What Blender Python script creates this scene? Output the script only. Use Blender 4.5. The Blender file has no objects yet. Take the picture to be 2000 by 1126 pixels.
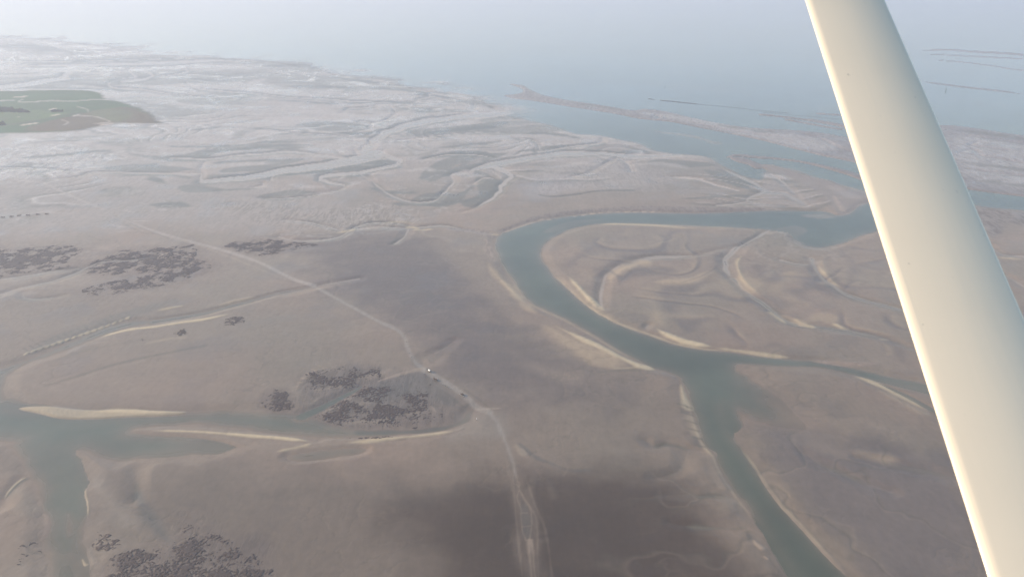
import bpy, bmesh, math, random
import numpy as np
from mathutils import Vector, Matrix

# ------------------------------------------------------------------ camera
SC = bpy.context.scene
COL = SC.collection
FPX = 1570.0                 # focal length in pixels of the 2000 px wide photograph
HZ = -80.0                   # row of the horizon in the photograph (above the frame)
CAMH = 400.0                 # flying height in metres
PITCH = math.atan((563.0 - HZ) / FPX)
cam = bpy.data.cameras.new('camera')
cam.sensor_width = 36.0
cam.lens = 36.0 * FPX / 2000.0
cam.clip_start = 0.05
cam.clip_end = 200000.0
cam.dof.use_dof = True
cam.dof.focus_distance = 900.0
cam.dof.aperture_fstop = 11.0
cam_o = bpy.data.objects.new('camera', cam)
COL.objects.link(cam_o)
cam_o.location = (0, 0, CAMH)
cam_o.rotation_euler = (math.pi / 2 - PITCH, 0, 0)
SC.camera = cam_o

# ------------------------------------------------------------------ light
SUN_AZ = -76.0               # degrees from the viewing direction, negative = left
SUN_EL = 19.0
world = bpy.data.worlds.new('World')
SC.world = world
world.use_nodes = True
wn = world.node_tree.nodes
wl = world.node_tree.links
wn.clear()
wo = wn.new('ShaderNodeOutputWorld')
wb = wn.new('ShaderNodeBackground')
ws = wn.new('ShaderNodeTexSky')
ws.sky_type = 'NISHITA'
ws.sun_disc = False
ws.sun_elevation = math.radians(SUN_EL)
ws.sun_rotation = math.radians(SUN_AZ)
ws.altitude = 400
ws.air_density = 1.15
ws.dust_density = 0.7
ws.ozone_density = 0.8
wb.inputs['Strength'].default_value = 0.15
wl.new(ws.outputs[0], wb.inputs[0])
wl.new(wb.outputs[0], wo.inputs[0])
sun = bpy.data.lights.new('sun', 'SUN')
sun.energy = 4.8
sun.angle = math.radians(0.6)
sun.color = (1.0, 0.81, 0.60)
sun_o = bpy.data.objects.new('sun', sun)
COL.objects.link(sun_o)
_a, _e = math.radians(SUN_AZ), math.radians(SUN_EL)
SUNDIR = Vector((math.sin(_a) * math.cos(_e), math.cos(_a) * math.cos(_e), math.sin(_e)))
sun_o.rotation_euler = SUNDIR.to_track_quat('Z', 'Y').to_euler()
SC.view_settings.view_transform = 'Standard'
SC.view_settings.look = 'None'
SC.view_settings.gamma = 1.0
SC.view_settings.exposure = 0.54
SC.view_settings.use_curve_mapping = False
SC.cycles.use_denoising = True
SC.cycles.volume_bounces = 1
SC.cycles.max_bounces = 5
SC.cycles.diffuse_bounces = 2
SC.cycles.glossy_bounces = 2

HAZE_DENSITY = 1.45e-4
HAZE_COLOR = (0.745, 0.822, 1.0, 1)
HAZE_G = 0.22

# ------------------------------------------------------------------ helpers
cp, sp = math.cos(PITCH), math.sin(PITCH)

def ray(x, y):
    a = (np.asarray(x, float) - 1000.0) / FPX
    b = -(np.asarray(y, float) - 563.0) / FPX
    return a, cp + b * sp, -sp + b * cp          # dx, dy, dz

def ground(x, y):
    """where the line of sight through a point of the photograph meets the sea level"""
    dx, dy, dz = ray(x, y)
    t = CAMH / -dz
    return dx * t, dy * t

def img(X, Y, Z=0.0):
    dz = Z - CAMH
    f = Y * cp - dz * sp
    u = Y * sp + dz * cp
    return 1000 + FPX * X / f, 563 - FPX * u / f

def tag(o, label=None, cat=None, group=None, kind=None):
    if label: o['label'] = label
    if cat: o['category'] = cat
    if group: o['group'] = group
    if kind: o['kind'] = kind
    return o

_perm = np.random.RandomState(7).permutation(4096).astype(np.int64)
_grad = np.random.RandomState(8).uniform(0, 2 * np.pi, 4096)
_gx, _gy = np.cos(_grad), np.sin(_grad)

def perlin(x, y, seed=0):
    xi = np.floor(x).astype(np.int64); yi = np.floor(y).astype(np.int64)
    xf = x - xi; yf = y - yi
    def g(ix, iy, fx, fy):
        h = _perm[(_perm[(ix + seed * 131) & 4095] + iy) & 4095]
        return _gx[h] * fx + _gy[h] * fy
    u = xf * xf * xf * (xf * (xf * 6 - 15) + 10)
    v = yf * yf * yf * (yf * (yf * 6 - 15) + 10)
    a = g(xi, yi, xf, yf); b = g(xi + 1, yi, xf - 1, yf)
    c = g(xi, yi + 1, xf, yf - 1); d = g(xi + 1, yi + 1, xf - 1, yf - 1)
    return ((a + (b - a) * u) * (1 - v) + (c + (d - c) * u) * v) * 1.5

def fbm(x, y, s, octaves=4, seed=0, gain=0.5):
    r = 0; a = 1.0; t = 0
    for o in range(octaves):
        k = 2.03 ** o / s
        r = r + a * perlin(x * k + 17.3 * o, y * k - 9.1 * o, seed + o)
        t += a; a *= gain
    return r / t

def sstep(a, b, v):
    t = np.clip((v - a) / (b - a), 0, 1)
    return t * t * (3 - 2 * t)

def smooth(pts, closed=False, n=4):
    P = np.array(pts, float)
    m = len(P)
    out = []
    rng_ = range(m if closed else m - 1)
    for i in rng_:
        if closed:
            p0, p1, p2, p3 = P[(i - 1) % m], P[i], P[(i + 1) % m], P[(i + 2) % m]
        else:
            p0, p1, p2, p3 = P[max(i - 1, 0)], P[i], P[i + 1], P[min(i + 2, m - 1)]
        for k in range(n):
            t = k / n
            out.append(0.5 * ((2 * p1) + (-p0 + p2) * t + (2 * p0 - 5 * p1 + 4 * p2 - p3) * t * t
                              + (-p0 + 3 * p1 - 3 * p2 + p3) * t ** 3))
    if not closed:
        out.append(P[-1])
    return np.array(out)

# ------------------------------------------------------------------ terrain grid (fine near, coarse far)
ux = np.concatenate([np.linspace(-1500, -330, 40, endpoint=False), np.linspace(-330, -10, 60, endpoint=False),
                     np.arange(-10, 2010, 2.05), np.linspace(2011, 2330, 60), np.linspace(2360, 3500, 40)])
vy = np.concatenate([np.linspace(2200, 1250, 24, endpoint=False), np.linspace(1250, 1132, 30, endpoint=False),
                     np.arange(1132, 0, -1.62), np.linspace(0, -50, 26, endpoint=False), np.linspace(-50, -70, 12)])
NR, NC = len(vy), len(ux)
rowY = ground(np.zeros(NR) + 1000, vy)[1]
rowS = ground(np.zeros(NR) + 2000, vy)[0] / 1000.0      # metres per pixel across, per row
X = rowS[:, None] * (ux[None, :] - 1000.0)
Y = np.repeat(rowY[:, None], NC, 1)
PXM = rowS[:, None]                                      # width of one pixel here, metres

def window(x0, x1, y0, y1):
    r0 = int(np.searchsorted(rowY, y0)); r1 = int(np.searchsorted(rowY, y1))
    r0 = max(0, r0 - 1); r1 = min(NR, r1 + 1)
    if r1 <= r0: return None
    s0, s1 = rowS[r0], rowS[r1 - 1]
    ua = min(x0 / s0, x0 / s1) + 1000; ub = max(x1 / s0, x1 / s1) + 1000
    c0 = max(0, int(np.searchsorted(ux, ua)) - 1); c1 = min(NC, int(np.searchsorted(ux, ub)) + 1)
    if c1 <= c0: return None
    return r0, r1, c0, c1

def ground_width(x, y, tx, ty, w):
    """half width w in pixels across a line with direction (tx,ty) -> half width in metres"""
    e = 0.5
    gx, gy = ground(x, y)
    ax, ay = ground(x + e, y); bx, by = ground(x, y + e)
    j = np.array([[ax - gx, bx - gx], [ay - gy, by - gy]]) / e
    det = abs(np.linalg.det(j))
    t = np.array([tx, ty]); nt = np.linalg.norm(t) + 1e-9
    return w * det * nt / (np.linalg.norm(j @ t) + 1e-9)

def seg_dist(A, B, ra, rb, margin, sd, W):
    r0, r1, c0, c1 = W
    w = window(min(A[0], B[0]) - ra - rb - margin, max(A[0], B[0]) + ra + rb + margin,
               min(A[1], B[1]) - ra - rb - margin, max(A[1], B[1]) + ra + rb + margin)
    if w is None: return
    a0, a1, b0, b1 = max(w[0], r0), min(w[1], r1), max(w[2], c0), min(w[3], c1)
    if a1 <= a0 or b1 <= b0: return
    x = X[a0:a1, b0:b1]; y = Y[a0:a1, b0:b1]
    dx, dy = B[0] - A[0], B[1] - A[1]
    L = dx * dx + dy * dy + 1e-9
    t = np.clip(((x - A[0]) * dx + (y - A[1]) * dy) / L, 0, 1)
    d = np.hypot(x - A[0] - t * dx, y - A[1] - t * dy) - (ra + (rb - ra) * t)
    s = sd[a0 - r0:a1 - r0, b0 - c0:b1 - c0]
    np.minimum(s, d, out=s)

def sd_stroke(pts, margin=20.0, n=4, fade=0.0, ends=(1, 1)):
    """pts: (x, y, half width in px) along a line of the photograph -> window, signed distance in metres"""
    P = smooth(pts, False, n)
    G = np.stack(ground(P[:, 0], P[:, 1]), 1)
    R = []
    for i in range(len(P)):
        a = P[max(i - 1, 0)]; b = P[min(i + 1, len(P) - 1)]
        R.append(ground_width(P[i, 0], P[i, 1], b[0] - a[0], b[1] - a[1], max(P[i, 2], 0.05)))
    R = np.array(R)
    if fade:
        t_ = np.linspace(0, 1, len(P))
        tp = np.ones(len(P))
        if ends[0]: tp *= sstep(0, .28, t_)
        if ends[1]: tp *= sstep(0, .28, 1 - t_)
        R = R * tp - fade * (1 - tp)
    m = margin + R.max()
    W = window(G[:, 0].min() - m, G[:, 0].max() + m, G[:, 1].min() - m, G[:, 1].max() + m)
    if W is None: return None
    r0, r1, c0, c1 = W
    sd = np.full((r1 - r0, c1 - c0), 1e4)
    for i in range(len(P) - 1):
        seg_dist(G[i], G[i + 1], R[i], R[i + 1], margin, sd, W)
    return W, sd

def sd_poly(pts, margin=25.0, n=3):
    P = smooth(pts, True, n)
    P[:, 1] = np.maximum(P[:, 1], -69)
    G = np.stack(ground(P[:, 0], P[:, 1]), 1)
    W = window(G[:, 0].min() - margin, G[:, 0].max() + margin, G[:, 1].min() - margin, G[:, 1].max() + margin)
    if W is None: return None
    r0, r1, c0, c1 = W
    sd = np.full((r1 - r0, c1 - c0), float(margin))
    A = G; B = np.roll(G, -1, 0)
    for i in range(len(A)):
        seg_dist(A[i], B[i], 0, 0, margin, sd, W)
    for r in range(r0, r1):
        y = rowY[r]
        m = (A[:, 1] > y) != (B[:, 1] > y)
        if not m.any(): continue
        xs = A[m, 0] + (y - A[m, 1]) / (B[m, 1] - A[m, 1]) * (B[m, 0] - A[m, 0])
        xs.sort()
        ins = (np.searchsorted(xs, X[r, c0:c1]) % 2) == 1
        sd[r - r0][ins] *= -1
    return W, sd

# ------------------------------------------------------------------ the fields painted by the features
def C(r, g, b): return np.array([r, g, b])
SAND = C(0.218, 0.166, 0.122)      # wet brown-grey sand
PALE = C(0.53, 0.42, 0.265)        # pale drained sand, and bank glints painted in that colour
GOLD = C(0.42, 0.315, 0.205)       # golden glints of the bank slopes, painted as colour
MUD = C(0.132, 0.114, 0.078)       # grey olive mud
DARK = C(0.062, 0.038, 0.024)      # dark red-brown mud
PURP = C(0.138, 0.106, 0.090)
SILV = C(0.335, 0.275, 0.23)        # light rippled sand, also the painted silver of the creeks
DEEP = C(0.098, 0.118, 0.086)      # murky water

H = 1.1 + 0.45 * fbm(X, Y, 420, 4, 1)
COLR = np.empty((NR, NC, 3)); COLR[:] = SAND
RGH = np.full((NR, NC), 0.46)
RIP = np.full((NR, NC), 0.10)
WAT = np.zeros((NR, NC))            # 1 = water here
DEP = np.zeros((NR, NC))            # depth of water in metres
MARSH = np.zeros((NR, NC)); TRACK = np.zeros((NR, NC)); BANK = np.zeros((NR, NC))

WOB = fbm(X, Y, 38, 4, 5)           # irregular shore lines
WOB2 = fbm(X, Y, 9, 3, 9)
FINE = fbm(X, Y, 6, 3, 15)

def tone(f, color=None, k=1.0, soft=6.0, rough=None, rip=None, dh=0.0, noise=0.6):
    """soft in metres"""
    if f is None: return
    (r0, r1, c0, c1), sd = f
    s = (slice(r0, r1), slice(c0, c1))
    q = sd + soft * noise * WOB[s] * 1.6
    a = (1 - sstep(-soft, soft, q)) * k
    if color is not None:
        COLR[s] += (color - COLR[s]) * a[..., None]
    if rough is not None: RGH[s] += (rough - RGH[s]) * a
    if rip is not None: RIP[s] += (rip - RIP[s]) * a
    if dh: H[s] += dh * a

def water(f, depth=1.5, bank=6.0, soft=10.0, wob=1.0):
    """soft: metres over which the water gets deep"""
    if f is None: return
    (r0, r1, c0, c1), sd = f
    s = (slice(r0, r1), slice(c0, c1))
    q = sd + wob * (WOB[s] * 2.2 + WOB2[s] * 0.5)
    t = np.clip(q / (bank * 2.2 * (1 + .8 * np.clip(WOB[s], -.9, 2))), 0, 1)
    h = H[s]
    out = h * (t * t * (3 - 2 * t)) ** .8
    dep = depth * (1 - np.exp(np.minimum(q, 0) / soft)) + 0.012
    H[s] = np.where(q > 0, out, np.minimum(h, -dep))
    d = DEP[s]
    DEP[s] = np.where(q > 0, d, np.maximum(d, dep))

def S(*p): return [tuple(p[i:i + 3]) for i in range(0, len(p), 3)]
def P2(*p): return [tuple(p[i:i + 2]) for i in range(0, len(p), 2)]
def line(w, *p):
    n = len(p) // 2
    ws_ = w if isinstance(w, (list, tuple)) else (w, w)
    return [(p[2 * i], p[2 * i + 1], ws_[0] + (ws_[1] - ws_[0]) * i / max(n - 1, 1)) for i in range(n)]

# ---- broad tones of the flats
b1 = fbm(X, Y, 520, 5, 21); b2 = fbm(X + 60 * b1, Y, 160, 4, 22)
COLR *= (1 + 0.14 * b1 + 0.08 * b2)[..., None]
COLR += C(0.02, -0.004, -0.006) * b2[..., None]
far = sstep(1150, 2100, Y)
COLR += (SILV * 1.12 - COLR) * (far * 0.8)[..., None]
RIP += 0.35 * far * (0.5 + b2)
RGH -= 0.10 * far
# streaky far flats: long flow-aligned bands of mud between silver sand
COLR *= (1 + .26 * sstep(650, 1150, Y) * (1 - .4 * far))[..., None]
wa = fbm(X, Y, 700, 4, 31)
band = fbm(X * 0.62 + 420 * wa, Y * 1.35 + 260 * wa, 420, 6, 33, 0.52)
k = sstep(0.04, 0.13, band) * far
COLR += (MUD * 1.1 - COLR) * (0.7 * k)[..., None]
k2 = sstep(0.05, 0.22, -band) * far
COLR += (SILV * 1.2 - COLR) * (0.4 * k2)[..., None]
RGH -= .06 * k2
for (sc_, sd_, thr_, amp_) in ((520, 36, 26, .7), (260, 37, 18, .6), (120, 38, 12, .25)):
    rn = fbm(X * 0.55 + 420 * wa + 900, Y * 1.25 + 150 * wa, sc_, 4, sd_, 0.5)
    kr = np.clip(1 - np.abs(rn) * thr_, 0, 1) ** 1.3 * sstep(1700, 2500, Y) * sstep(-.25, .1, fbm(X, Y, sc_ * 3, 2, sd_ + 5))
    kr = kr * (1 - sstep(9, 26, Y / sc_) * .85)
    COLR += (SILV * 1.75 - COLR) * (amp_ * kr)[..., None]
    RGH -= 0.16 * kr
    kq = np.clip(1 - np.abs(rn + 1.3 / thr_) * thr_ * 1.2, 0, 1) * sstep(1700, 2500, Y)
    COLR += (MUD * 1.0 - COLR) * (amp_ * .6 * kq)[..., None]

tone(sd_poly(P2(600,480, 760,455, 880,480, 950,560, 990,650, 1080,720, 1010,800, 930,790, 860,700, 780,620, 660,560), 90), PURP, 0.85, 55)
tone(sd_poly(P2(640,560, 760,520, 900,560, 960,660, 900,720, 800,640), 60), PURP * 0.92, 0.5, 40, 0.38)
tone(sd_poly(P2(980,640, 1080,690, 1200,740, 1220,800, 1100,800, 1000,760), 60), PURP * 0.95, 0.6, 30)
tone(sd_poly(P2(200,970, 420,915, 640,920, 800,930, 1000,930, 1000,1126, 990,1250, 420,1250, 380,1126, 260,1040), 80), SAND * 0.70, 0.85, 38, noise=.4)
tone(sd_poly(P2(735,1010, 790,975, 900,948, 1000,925, 1100,930, 1200,915, 1290,925, 1350,960, 1390,1030, 1450,1100, 1500,1250, 900,1250, 870,1160, 830,1090, 790,1040), 80), DARK, 0.85, 30, 0.58, noise=.3)
tone(sd_poly(P2(880,1010, 1000,960, 1180,960, 1300,1020, 1330,1126, 1300,1250, 980,1250, 930,1090), 90), DARK * 0.75, 0.7, 40, noise=.3)
tone(sd_poly(P2(1500,830, 1640,870, 1860,900, 1960,1126, 2000,1300, 1800,1300, 1700,1126, 1600,1000, 1520,920), 40), C(0.150, 0.120, 0.105), 0.8, 25)
tone(sd_poly(P2(1120,475, 1250,450, 1420,455, 1500,465, 1400,500, 1200,505), 40), SAND * 1.12, 0.6, 16, 0.36)
tone(sd_poly(P2(850,470, 930,462, 960,500, 980,560, 1010,620, 940,560, 880,510), 30), SAND * 1.18, 0.7, 14)
tone(sd_poly(P2(900,800, 1100,800, 1300,760, 1340,850, 1380,900, 1150,880, 1000,860), 40), SAND * 0.92, 0.6, 30)
tone(sd_poly(P2(0,590, 200,580, 400,585, 300,640, 120,690, 0,720), 30), SAND * 1.03, 0.7, 20)
tone(sd_poly(P2(0,345, 200,340, 560,360, 700,420, 500,455, 300,440, 0,460), 60), SILV * 1.0, 0.55, 60, 0.40, 0.4)
tone(sd_poly(P2(330,235, 560,190, 760,200, 640,240, 560,262, 420,280, 300,280, 240,262), 80), SILV * 1.2, 0.7, 60, 0.40)
tone(sd_poly(P2(0,290, 120,285, 220,300, 170,335, 0,350), 50), SILV * 1.15, 0.8, 30, 0.34, 1.0)
tone(sd_poly(P2(430,400, 520,395, 640,410, 780,400, 800,440, 640,450, 520,440), 40), SAND * 1.25, 0.6, 25, 0.42, 0.9)
tone(sd_poly(P2(1080,325, 1200,315, 1320,345, 1260,372, 1120,372, 1060,385, 1040,350), 40), SILV, 0.6, 25, 0.40, .6)
tone(sd_poly(P2(1020,350, 1100,345, 1130,365, 1060,390, 1010,380), 30), C(0.33, 0.28, 0.255), 0.5, 20)
tone(sd_poly(P2(215,370, 270,366, 275,380, 225,382), 20), MUD, 0.4, 14, 0.4, 1.0)
for q in (P2(290,402, 320,397, 350,398, 380,404, 330,408), P2(288,347, 300,345, 325,356, 330,362, 300,355), P2(275,322, 310,320, 290,326)):
    tone(sd_poly(q, 20), MUD, 0.65, 5)
# grey olive mud aprons beside the creeks of the middle distance
for q in (P2(390,300, 450,284, 520,282, 600,288, 560,292, 500,292, 430,298, 400,310),
          P2(575,245, 620,238, 680,240, 720,246, 700,256, 620,256, 600,248),
          P2(515,318, 545,313, 600,311, 575,318, 545,323, 520,322),
          P2(430,332, 480,325, 540,323, 560,328, 500,334, 440,338),
          P2(400,344, 500,338, 640,322, 740,312, 770,318, 700,330, 600,340, 480,350),
          P2(820,348, 840,325, 880,308, 960,300, 990,302, 930,322, 890,334, 850,355),
          P2(860,300, 900,295, 950,297, 930,303, 880,306),
          P2(925,330, 968,350, 985,365, 950,395, 920,405, 900,398, 935,378),
          P2(830,378, 890,380, 930,360, 890,400, 840,405, 800,398),
          P2(1140,296, 1160,285, 1210,283, 1255,293, 1265,299, 1200,300),
          P2(1260,318, 1300,312, 1400,322, 1350,328, 1300,325),
          P2(1375,333, 1420,340, 1480,372, 1440,366, 1400,350),
          P2(200,330, 260,322, 330,325, 380,332, 300,338), P2(245,300, 300,305, 360,302, 410,290, 400,312, 330,316),
          P2(800,255, 860,250, 960,240, 1000,238, 960,250, 870,262, 800,268),
          P2(560,372, 620,376, 560,384, 500,386), P2(360,362, 440,370, 380,378, 350,372)):
    tone(sd_poly(q, 30), MUD * .98, 0.75, 4.0, 0.36, .1, -.15, 1.1)
for q in (P2(880,345, 935,305, 940,315, 905,335), P2(1150,290, 1190,283, 1235,290, 1190,298), P2(1620,400, 1640,375, 1690,385, 1660,412)):
    tone(sd_poly(q, 30), C(0.33, 0.25, 0.20), 0.6, 6)
SCROLL = 1
mid = sstep(1080, 1500, Y) * (1 - .5 * sstep(3000, 5200, Y))
w1 = fbm(X, Y, 300, 3, 71); w2 = fbm(X, Y, 300, 3, 72)
cf = fbm(X * .62 + 90 * w1, Y + 90 * w2, 620, 3, 73, .42) * 15 + .25 * fbm(X, Y, 60, 3, 74)
fr_ = cf - np.floor(cf)
gate = sstep(-.05, .22, fbm(X, Y, 380, 3, 75)) * mid
dk = np.exp(-((fr_ - .42) / .13) ** 2) ; lt = np.exp(-((fr_ - .66) / .055) ** 2)
COLR += (MUD * 1.0 - COLR) * (.70 * dk * gate)[..., None]
COLR += (SILV * 1.7 - COLR) * (.60 * lt * gate)[..., None]
H += .35 * (lt - dk) * gate
RGH -= .12 * lt * gate
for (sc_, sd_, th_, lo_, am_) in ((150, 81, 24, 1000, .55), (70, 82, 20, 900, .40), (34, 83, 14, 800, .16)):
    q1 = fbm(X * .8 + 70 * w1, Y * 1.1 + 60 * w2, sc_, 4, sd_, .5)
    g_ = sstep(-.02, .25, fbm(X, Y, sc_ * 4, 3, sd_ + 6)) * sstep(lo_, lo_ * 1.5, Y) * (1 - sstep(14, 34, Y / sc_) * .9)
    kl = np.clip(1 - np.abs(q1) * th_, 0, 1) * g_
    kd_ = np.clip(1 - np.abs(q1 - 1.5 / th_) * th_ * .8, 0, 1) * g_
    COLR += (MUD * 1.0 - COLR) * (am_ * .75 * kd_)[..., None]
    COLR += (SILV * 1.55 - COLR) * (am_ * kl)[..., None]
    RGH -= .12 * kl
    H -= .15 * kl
st_ = fbm(X * .33 + 140 * w1, Y * 1.25 + 80 * w2, 60, 5, 91, .6)
COLR *= (1 + .22 * st_ * (.45 + .55 * mid))[..., None]
st_ = fbm(X * .9 + 30 * w1, Y * .5 + 20 * w2, 24, 4, 92, .6)
COLR *= (1 + .06 * st_)[..., None]
# island shaped far banks
for q in (P2(0,84, 60,83, 100,92, 130,100, 60,102, 0,100), P2(200,112, 300,108, 330,113, 240,117), P2(330,118, 440,113, 470,118, 400,124),
          P2(500,122, 560,125, 640,138, 560,140, 500,134), P2(520,165, 620,160, 700,168, 640,176, 560,174),
          P2(0,165, 110,168, 200,172, 120,176, 0,174), P2(90,160, 130,150, 140,135, 155,150, 130,162),
          P2(240,150, 262,145, 275,155, 250,160), P2(380,145, 460,135, 520,140, 440,152)):
    tone(sd_poly(q, 60), MUD * 1.15, 0.55, 45, 0.4)

for q in (line((1, 3), 330,303, 400,300, 480,291, 560,284, 640,286), line((2, 2), 400,320, 470,316, 560,312), line((2, 4), 530,327, 620,322, 700,316), line((2, 4), 420,346, 520,342, 620,336, 700,326),
          line((2, 4), 285,350, 305,352, 330,361), line((1.5, 2), 370,365, 430,372, 520,368), line((2, 4), 280,403, 330,398, 385,406), line((1.5, 2), 470,285, 520,278, 600,280), line((2, 3), 700,360, 740,372, 790,378, 840,378),
          line((2, 4), 740,394, 800,401, 860,400, 905,392), line((3, 5), 870,402, 940,386, 985,364), line((3, 5), 850,352, 900,331, 965,318), line((2, 4), 935,392, 975,362, 968,345), line((3, 6), 795,316, 860,304, 920,302, 985,308),
          line((2, 4), 790,268, 860,258, 940,250, 1000,248), line((1.5, 2), 840,292, 900,285, 1000,275), line((1.5, 2), 670,205, 740,200, 840,205), line((1, 2), 520,195, 600,200, 700,206), line((1.5, 3), 640,150, 700,158, 760,166),
          line((1.5, 2), 700,170, 800,178, 880,190), line((2, 4), 500,131, 580,128, 640,137), line((2, 3), 540,168, 620,170, 700,172), line((1.5, 2), 340,150, 380,155, 460,160), line((3, 5), 0,90, 60,92, 130,101), line((1.5, 3), 130,161, 200,168, 250,173),
          line((3, 4), 262,150, 280,153, 300,160), line((1, 2), 880,232, 960,226, 1000,238), line((2, 3), 1000,262, 1080,262, 1150,276), line((2, 4), 600,330, 680,332, 740,324, 775,318), line((1.5, 2), 0,172, 100,172, 220,176, 300,184),
          line((1.5, 2.5), 920,203, 950,206, 968,217), line((1.5, 2), 790,185, 850,188, 900,197), line((2, 3), 640,258, 700,262, 740,256), line((1.5, 2), 300,286, 400,288, 470,282), line((2, 3), 0,311, 90,306, 190,296, 230,300),
          line((1.2, 1.8), 330,262, 420,250, 520,252, 600,262), line((1.5, 2), 200,345, 330,343, 390,352), line((2, 2.5), 1000,300, 1060,290, 1130,282), line((1.5, 2.5), 1390,328, 1430,342, 1500,378), line((1.5, 2), 1300,392, 1400,385, 1480,382)):
    ym = sum(b for a, b, c in q) / len(q)
    sf = 3.5 + 2600.0 / (ym - 20)
    tone(sd_stroke(q, 60, 4, sf), MUD * (.95 if ym > 260 else .72), .85, min(sf * .6, 28), .36, .1, -.15, 1.0)
for q in (line((6, 9), 400,264, 500,243, 620,231), line((3, 6), 130,285, 200,271, 300,263), line((3, 4), 690,214, 760,222, 820,216), line((3, 5), 560,215, 640,222, 720,230), line((2, 4), 860,212, 920,210), line((2, 3), 420,326, 480,322, 560,318),
          line((2, 3), 430,308, 500,305, 560,302), line((2, 4), 600,352, 680,360, 700,352), line((2, 3), 550,358, 600,366, 640,364), line((3, 5), 800,288, 880,276, 960,268), line((2, 4), 780,340, 830,330, 850,340), line((2, 3), 900,352, 930,344, 960,352),
          line((2, 3), 0,150, 60,148, 110,142), line((2, 3), 160,145, 220,142, 250,138), line((3, 5), 300,168, 400,170, 480,174), line((3, 4), 260,195, 360,205, 460,215), line((2, 4), 1060,330, 1120,322, 1160,318), line((2, 4), 1220,325, 1290,320, 1350,332)):
    ym = sum(b for a, b, c in q) / len(q)
    sf = 3.5 + 2600.0 / (ym - 20)
    tone(sd_stroke(q, 60, 4, sf), SILV * 1.35, .6, min(sf * .8, 30), .36, .3, .1, 1.0)
# ---- salt marsh on the left
MQ = P2(-420,178, 0,179, 60,178, 120,177, 170,178, 195,183, 207,196, 230,199, 262,209, 292,223, 304,236, 318,243, 290,243, 222,243, 180,250, 140,257, 80,260, 0,261, -420,263)
f = sd_poly(MQ, 40)
(r0, r1, c0, c1), sd = f
s_ = (slice(r0, r1), slice(c0, c1))
MARSH[s_] = sd < 34 * WOB[s_] + 8 * WOB2[s_]
GRN = C(0.075, 0.138, 0.045); GRD = C(0.034, 0.095, 0.036); HEATH = C(0.120, 0.085, 0.055)
g1 = fbm(X, Y, 130, 4, 41)
tone(f, GRD, 1, 10, 0.8, 0.15, 0.7)
tone(sd_poly(P2(-300,222, 0,218, 100,216, 125,225, 90,233, 40,242, 0,246, -300,250), 40), GRN, 0.9, 20)
tone(sd_poly(P2(60,250, 100,236, 150,226, 200,215, 260,212, 316,243, 220,243, 150,256, 60,258), 40), HEATH, 0.85, 18)
tone(sd_poly(P2(170,226, 200,214, 250,216, 262,228, 240,238, 215,238, 190,230), 30), C(0.10, 0.125, 0.06), 0.8, 16)
m_ = MARSH[..., None] * (1 + 0.45 * g1[..., None])
COLR = COLR * (1 - MARSH[..., None]) + COLR * m_
tone(sd_stroke(line(0.9, 0,246, 40,242, 80,235, 125,226, 160,222)), C(0.06, 0.065, 0.05), 0.8, 4)
for q in (line(0.9, -200,203, 0,198, 22,197), line(0.9, 45,195, 37,200, 55,201, 100,198, 140,199, 180,196, 205,196), line(0.8, 150,209, 170,215, 172,221),
          line(0.9, 145,227, 185,229, 215,239, 195,242), line(0.8, 185,242, 260,242, 316,243), line(0.8, 120,235, 133,240, 125,245), line(0.8, 155,224, 145,228)):
    tone(sd_stroke(q), SILV * 1.7, 0.55, 4, 0.2)
for q in (line(1.2, 47,245, 68,242), line(1, 100,215, 108,213), line(1, 102,227, 112,225), line(.8, 35,229, 37,229.6), line(1, 0,218, 12,218.5), line(1, 33,191, 46,190), line(1, 200,245, 215,243)):
    tone(sd_stroke(q), SILV * 1.9, 0.8, 4)

# ---- the sea and its sand spits (far right)
SEA = P2(-1500,78, 0,75, 60,77, 120,83, 200,92, 255,104, 330,110, 430,116, 520,121, 600,134, 660,148, 745,160, 800,173, 850,181, 885,183, 915,188, 940,199, 972,218,
         985,228, 1030,236, 1080,247, 1120,262, 1165,265, 1205,273, 1245,281, 1270,293, 1310,301, 1370,305, 1398,318, 1425,332, 1455,345, 1490,352, 1500,330, 1540,330, 1600,350,
         1650,364, 1700,379, 1720,392, 1740,410, 1800,415, 1890,402, 1920,404, 2000,412, 2400,440, 3400,480, 3400,-60, 1000,-69, -1500,-60)
water(sd_poly(SEA, 70), 2.2, 9, 26, 1.6)
f = sd_stroke(line(.5, -200,70, 0,75, 60,77, 120,83, 200,92, 255,104, 330,110, 430,116, 520,121, 600,134, 660,148, 745,160, 800,173, 850,181, 885,183, 915,188, 940,199, 972,218), 900)
(r0, r1, c0, c1), sd = f
s_ = (slice(r0, r1), slice(c0, c1))
DEP[s_] = np.where(DEP[s_] > 0, DEP[s_] * (.03 + .97 * sstep(0, 1, sd / (.10 * Y[s_] + 60) + .6 * b2[s_])), DEP[s_])
# spits rising out of it
def sand(f, h=0.8, soft=8.0, wob=1.0, color=None, k=0.9, rough=0.45, rip=None, bank=True):
    (r0, r1, c0, c1), sd = f
    s = (slice(r0, r1), slice(c0, c1))
    q = sd + wob * (WOB[s] * 2.4 + WOB2[s] * 0.8) * PXM[s[0]] * 0.8
    a = 1 - sstep(-soft, soft, q)
    hh = -DEP[s] + (h + DEP[s]) * a * 1.2
    up = (a > 0.02) & (hh > H[s])
    H[s] = np.where(up, hh, H[s])
    DEP[s] = np.where(H[s] > 0, 0, np.minimum(DEP[s], np.maximum(-H[s], 0.012)))
    if color is not None: COLR[s] += (color - COLR[s]) * (a * k)[..., None]
    RGH[s] += (rough - RGH[s]) * a
    if rip is not None: RIP[s] += (rip - RIP[s]) * a
    if bank: BANK[s] = np.maximum(BANK[s], q < 0)
SPC = C(0.215, 0.175, 0.155)
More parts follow.
